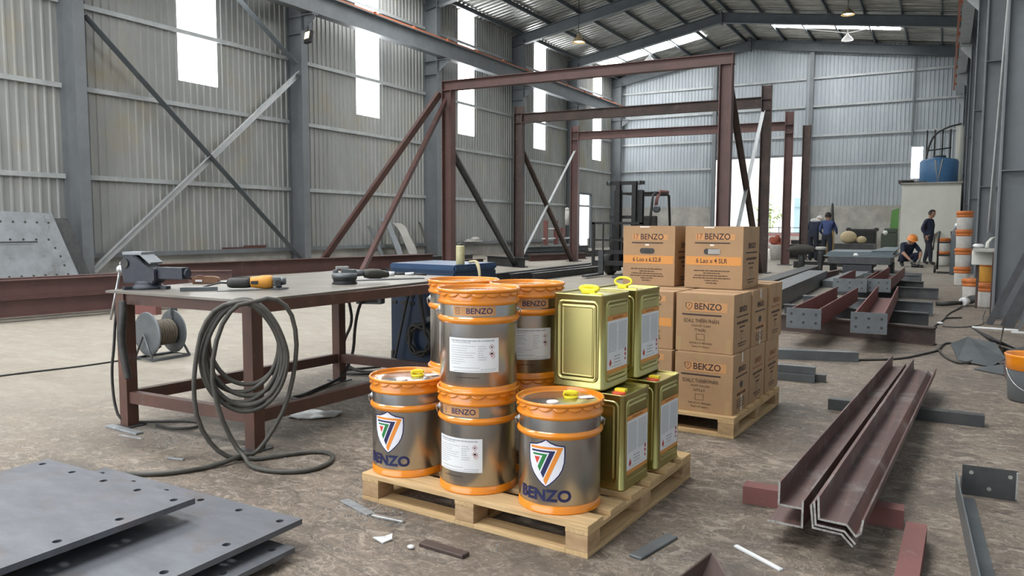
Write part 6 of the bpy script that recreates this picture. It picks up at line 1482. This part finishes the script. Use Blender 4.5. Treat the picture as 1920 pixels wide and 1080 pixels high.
# crouching man with the orange helmet
J = J0(pelvis=(-.16,0,.27), waist=(-.10,0,.42), chest=(.04,0,.60), neck=(.15,0,.71), head0=(.215,0,.75), head=(.285,0,.845), look=(1,-.1,-.75),
       lsh=(.06,.19,.66), rsh=(.06,-.19,.66), lel=(.26,.27,.43), rel=(.26,-.26,.43), lwr=(.47,.14,.22), rwr=(.46,-.14,.22), lha=(.54,.09,.14), rha=(.53,-.08,.14),
       lhi=(-.12,.11,.25), rhi=(-.12,-.11,.25), lkn=(.26,.22,.40), rkn=(.26,-.22,.40), lan=(.0,.17,.085), ran=(.0,-.17,.085), lto=(.15,.19,.04), rto=(.15,-.19,.04))
reg = {**TORSO, **LEGS, ('lel','lwr'):0, ('rel','rwr'):0, ('lwr','lha'):4, ('rwr','rha'):4}
t, c, hd, fw, sd = person('crouching man in navy overalls and an orange safety helmet', (-1.02,27.75,0), R(-62), J, reg, ('navy_cloth','navy_cloth','shoe','glove'))
mb = MB(); hn = (hd*.9 - fw*.15).normalized()
mb.lathe([(.165,-.004),(.150,.0),(.138,.006),(.134,.05),(.112,.10),(.07,.132),(.001,.142)], c + hd*.040 - fw*.008, 24, hn); mb.sph(c + hd*.040 + fw*.13, .07, (1.0,1.0,.22)); obj('safety_helmet', mb, M['helmet'], t)
mb = MB(); mb.box((.10,-.10,.60), (.015,.10,.05), R(10)); 
t.scale = (1.06,1.06,1.06)
mb = MB(); mb.cyl((-.16,0,.05), (.08,0,.055), .045); mb.box((.12,0,.05), (.1,.1,.09), bevel=.02); mb.lathe([(.09,0),(.09,.01),(.02,.02)], (.14,0,.005), 20); o = solo('hand_grinder', mb, M['black_metal'], 'small dark grinder in the gloved hands of the crouching man', 'power tool'); o.location = (-.68,27.12,0); o.rotation_euler = (0,0,R(-20))
# man bending in a white cap and dark jacket (seen from behind)
J = J0(pelvis=(-.05,0,.96), waist=(.02,0,1.10), chest=(.14,0,1.30), neck=(.27,0,1.42), head0=(.34,0,1.47), head=(.44,0,1.55), look=(.6,0,-1),
       lsh=(.14,.20,1.38), rsh=(.14,-.20,1.38), lel=(.22,.30,1.14), rel=(.22,-.30,1.14), lwr=(.40,.26,1.0), rwr=(.40,-.24,1.0), lha=(.48,.24,.96), rha=(.48,-.22,.96))
t, c, hd, fw, sd = person('man in a white cap and dark jacket bending forward, seen from behind', (-4.22,30.1,0), R(70), J, {**TORSO, **LEGS}, ('navy_cloth','dark_cloth','shoe')); t.scale = (1.03,1.03,1.03)
mb = MB(); mb.sph(c+hd*.03, .118, (1,1,.95)); mb.sph(c+fw*.10+hd*.03, .07, (1,1,.3)); obj('white_cap', mb, M['white_cloth'], t)
mb = MB(); mb.sph((.16,0,1.42), .17, (1.0,1.25,.42), Euler((0,R(35),0))); obj('white_collar', mb, M['white_cloth'], t)
# man in a blue shirt (seen from behind)
J = J0(look=(1,.3,-.3), lel=(.02,.28,1.16), rel=(.10,-.28,1.17), lwr=(.20,.27,1.02), rwr=(.30,-.24,1.02), lha=(.29,.25,1.0), rha=(.39,-.20,1.02))
t, c, hd, fw, sd = person('man in a blue shirt standing with his back to the camera', (-3.72,29.9,0), R(78), J, {**TORSO, **LEGS}, ('blue_cloth','dark_cloth','shoe')); hair(t, c, hd, fw, sd); t.scale = (1.0,1.0,1.0)
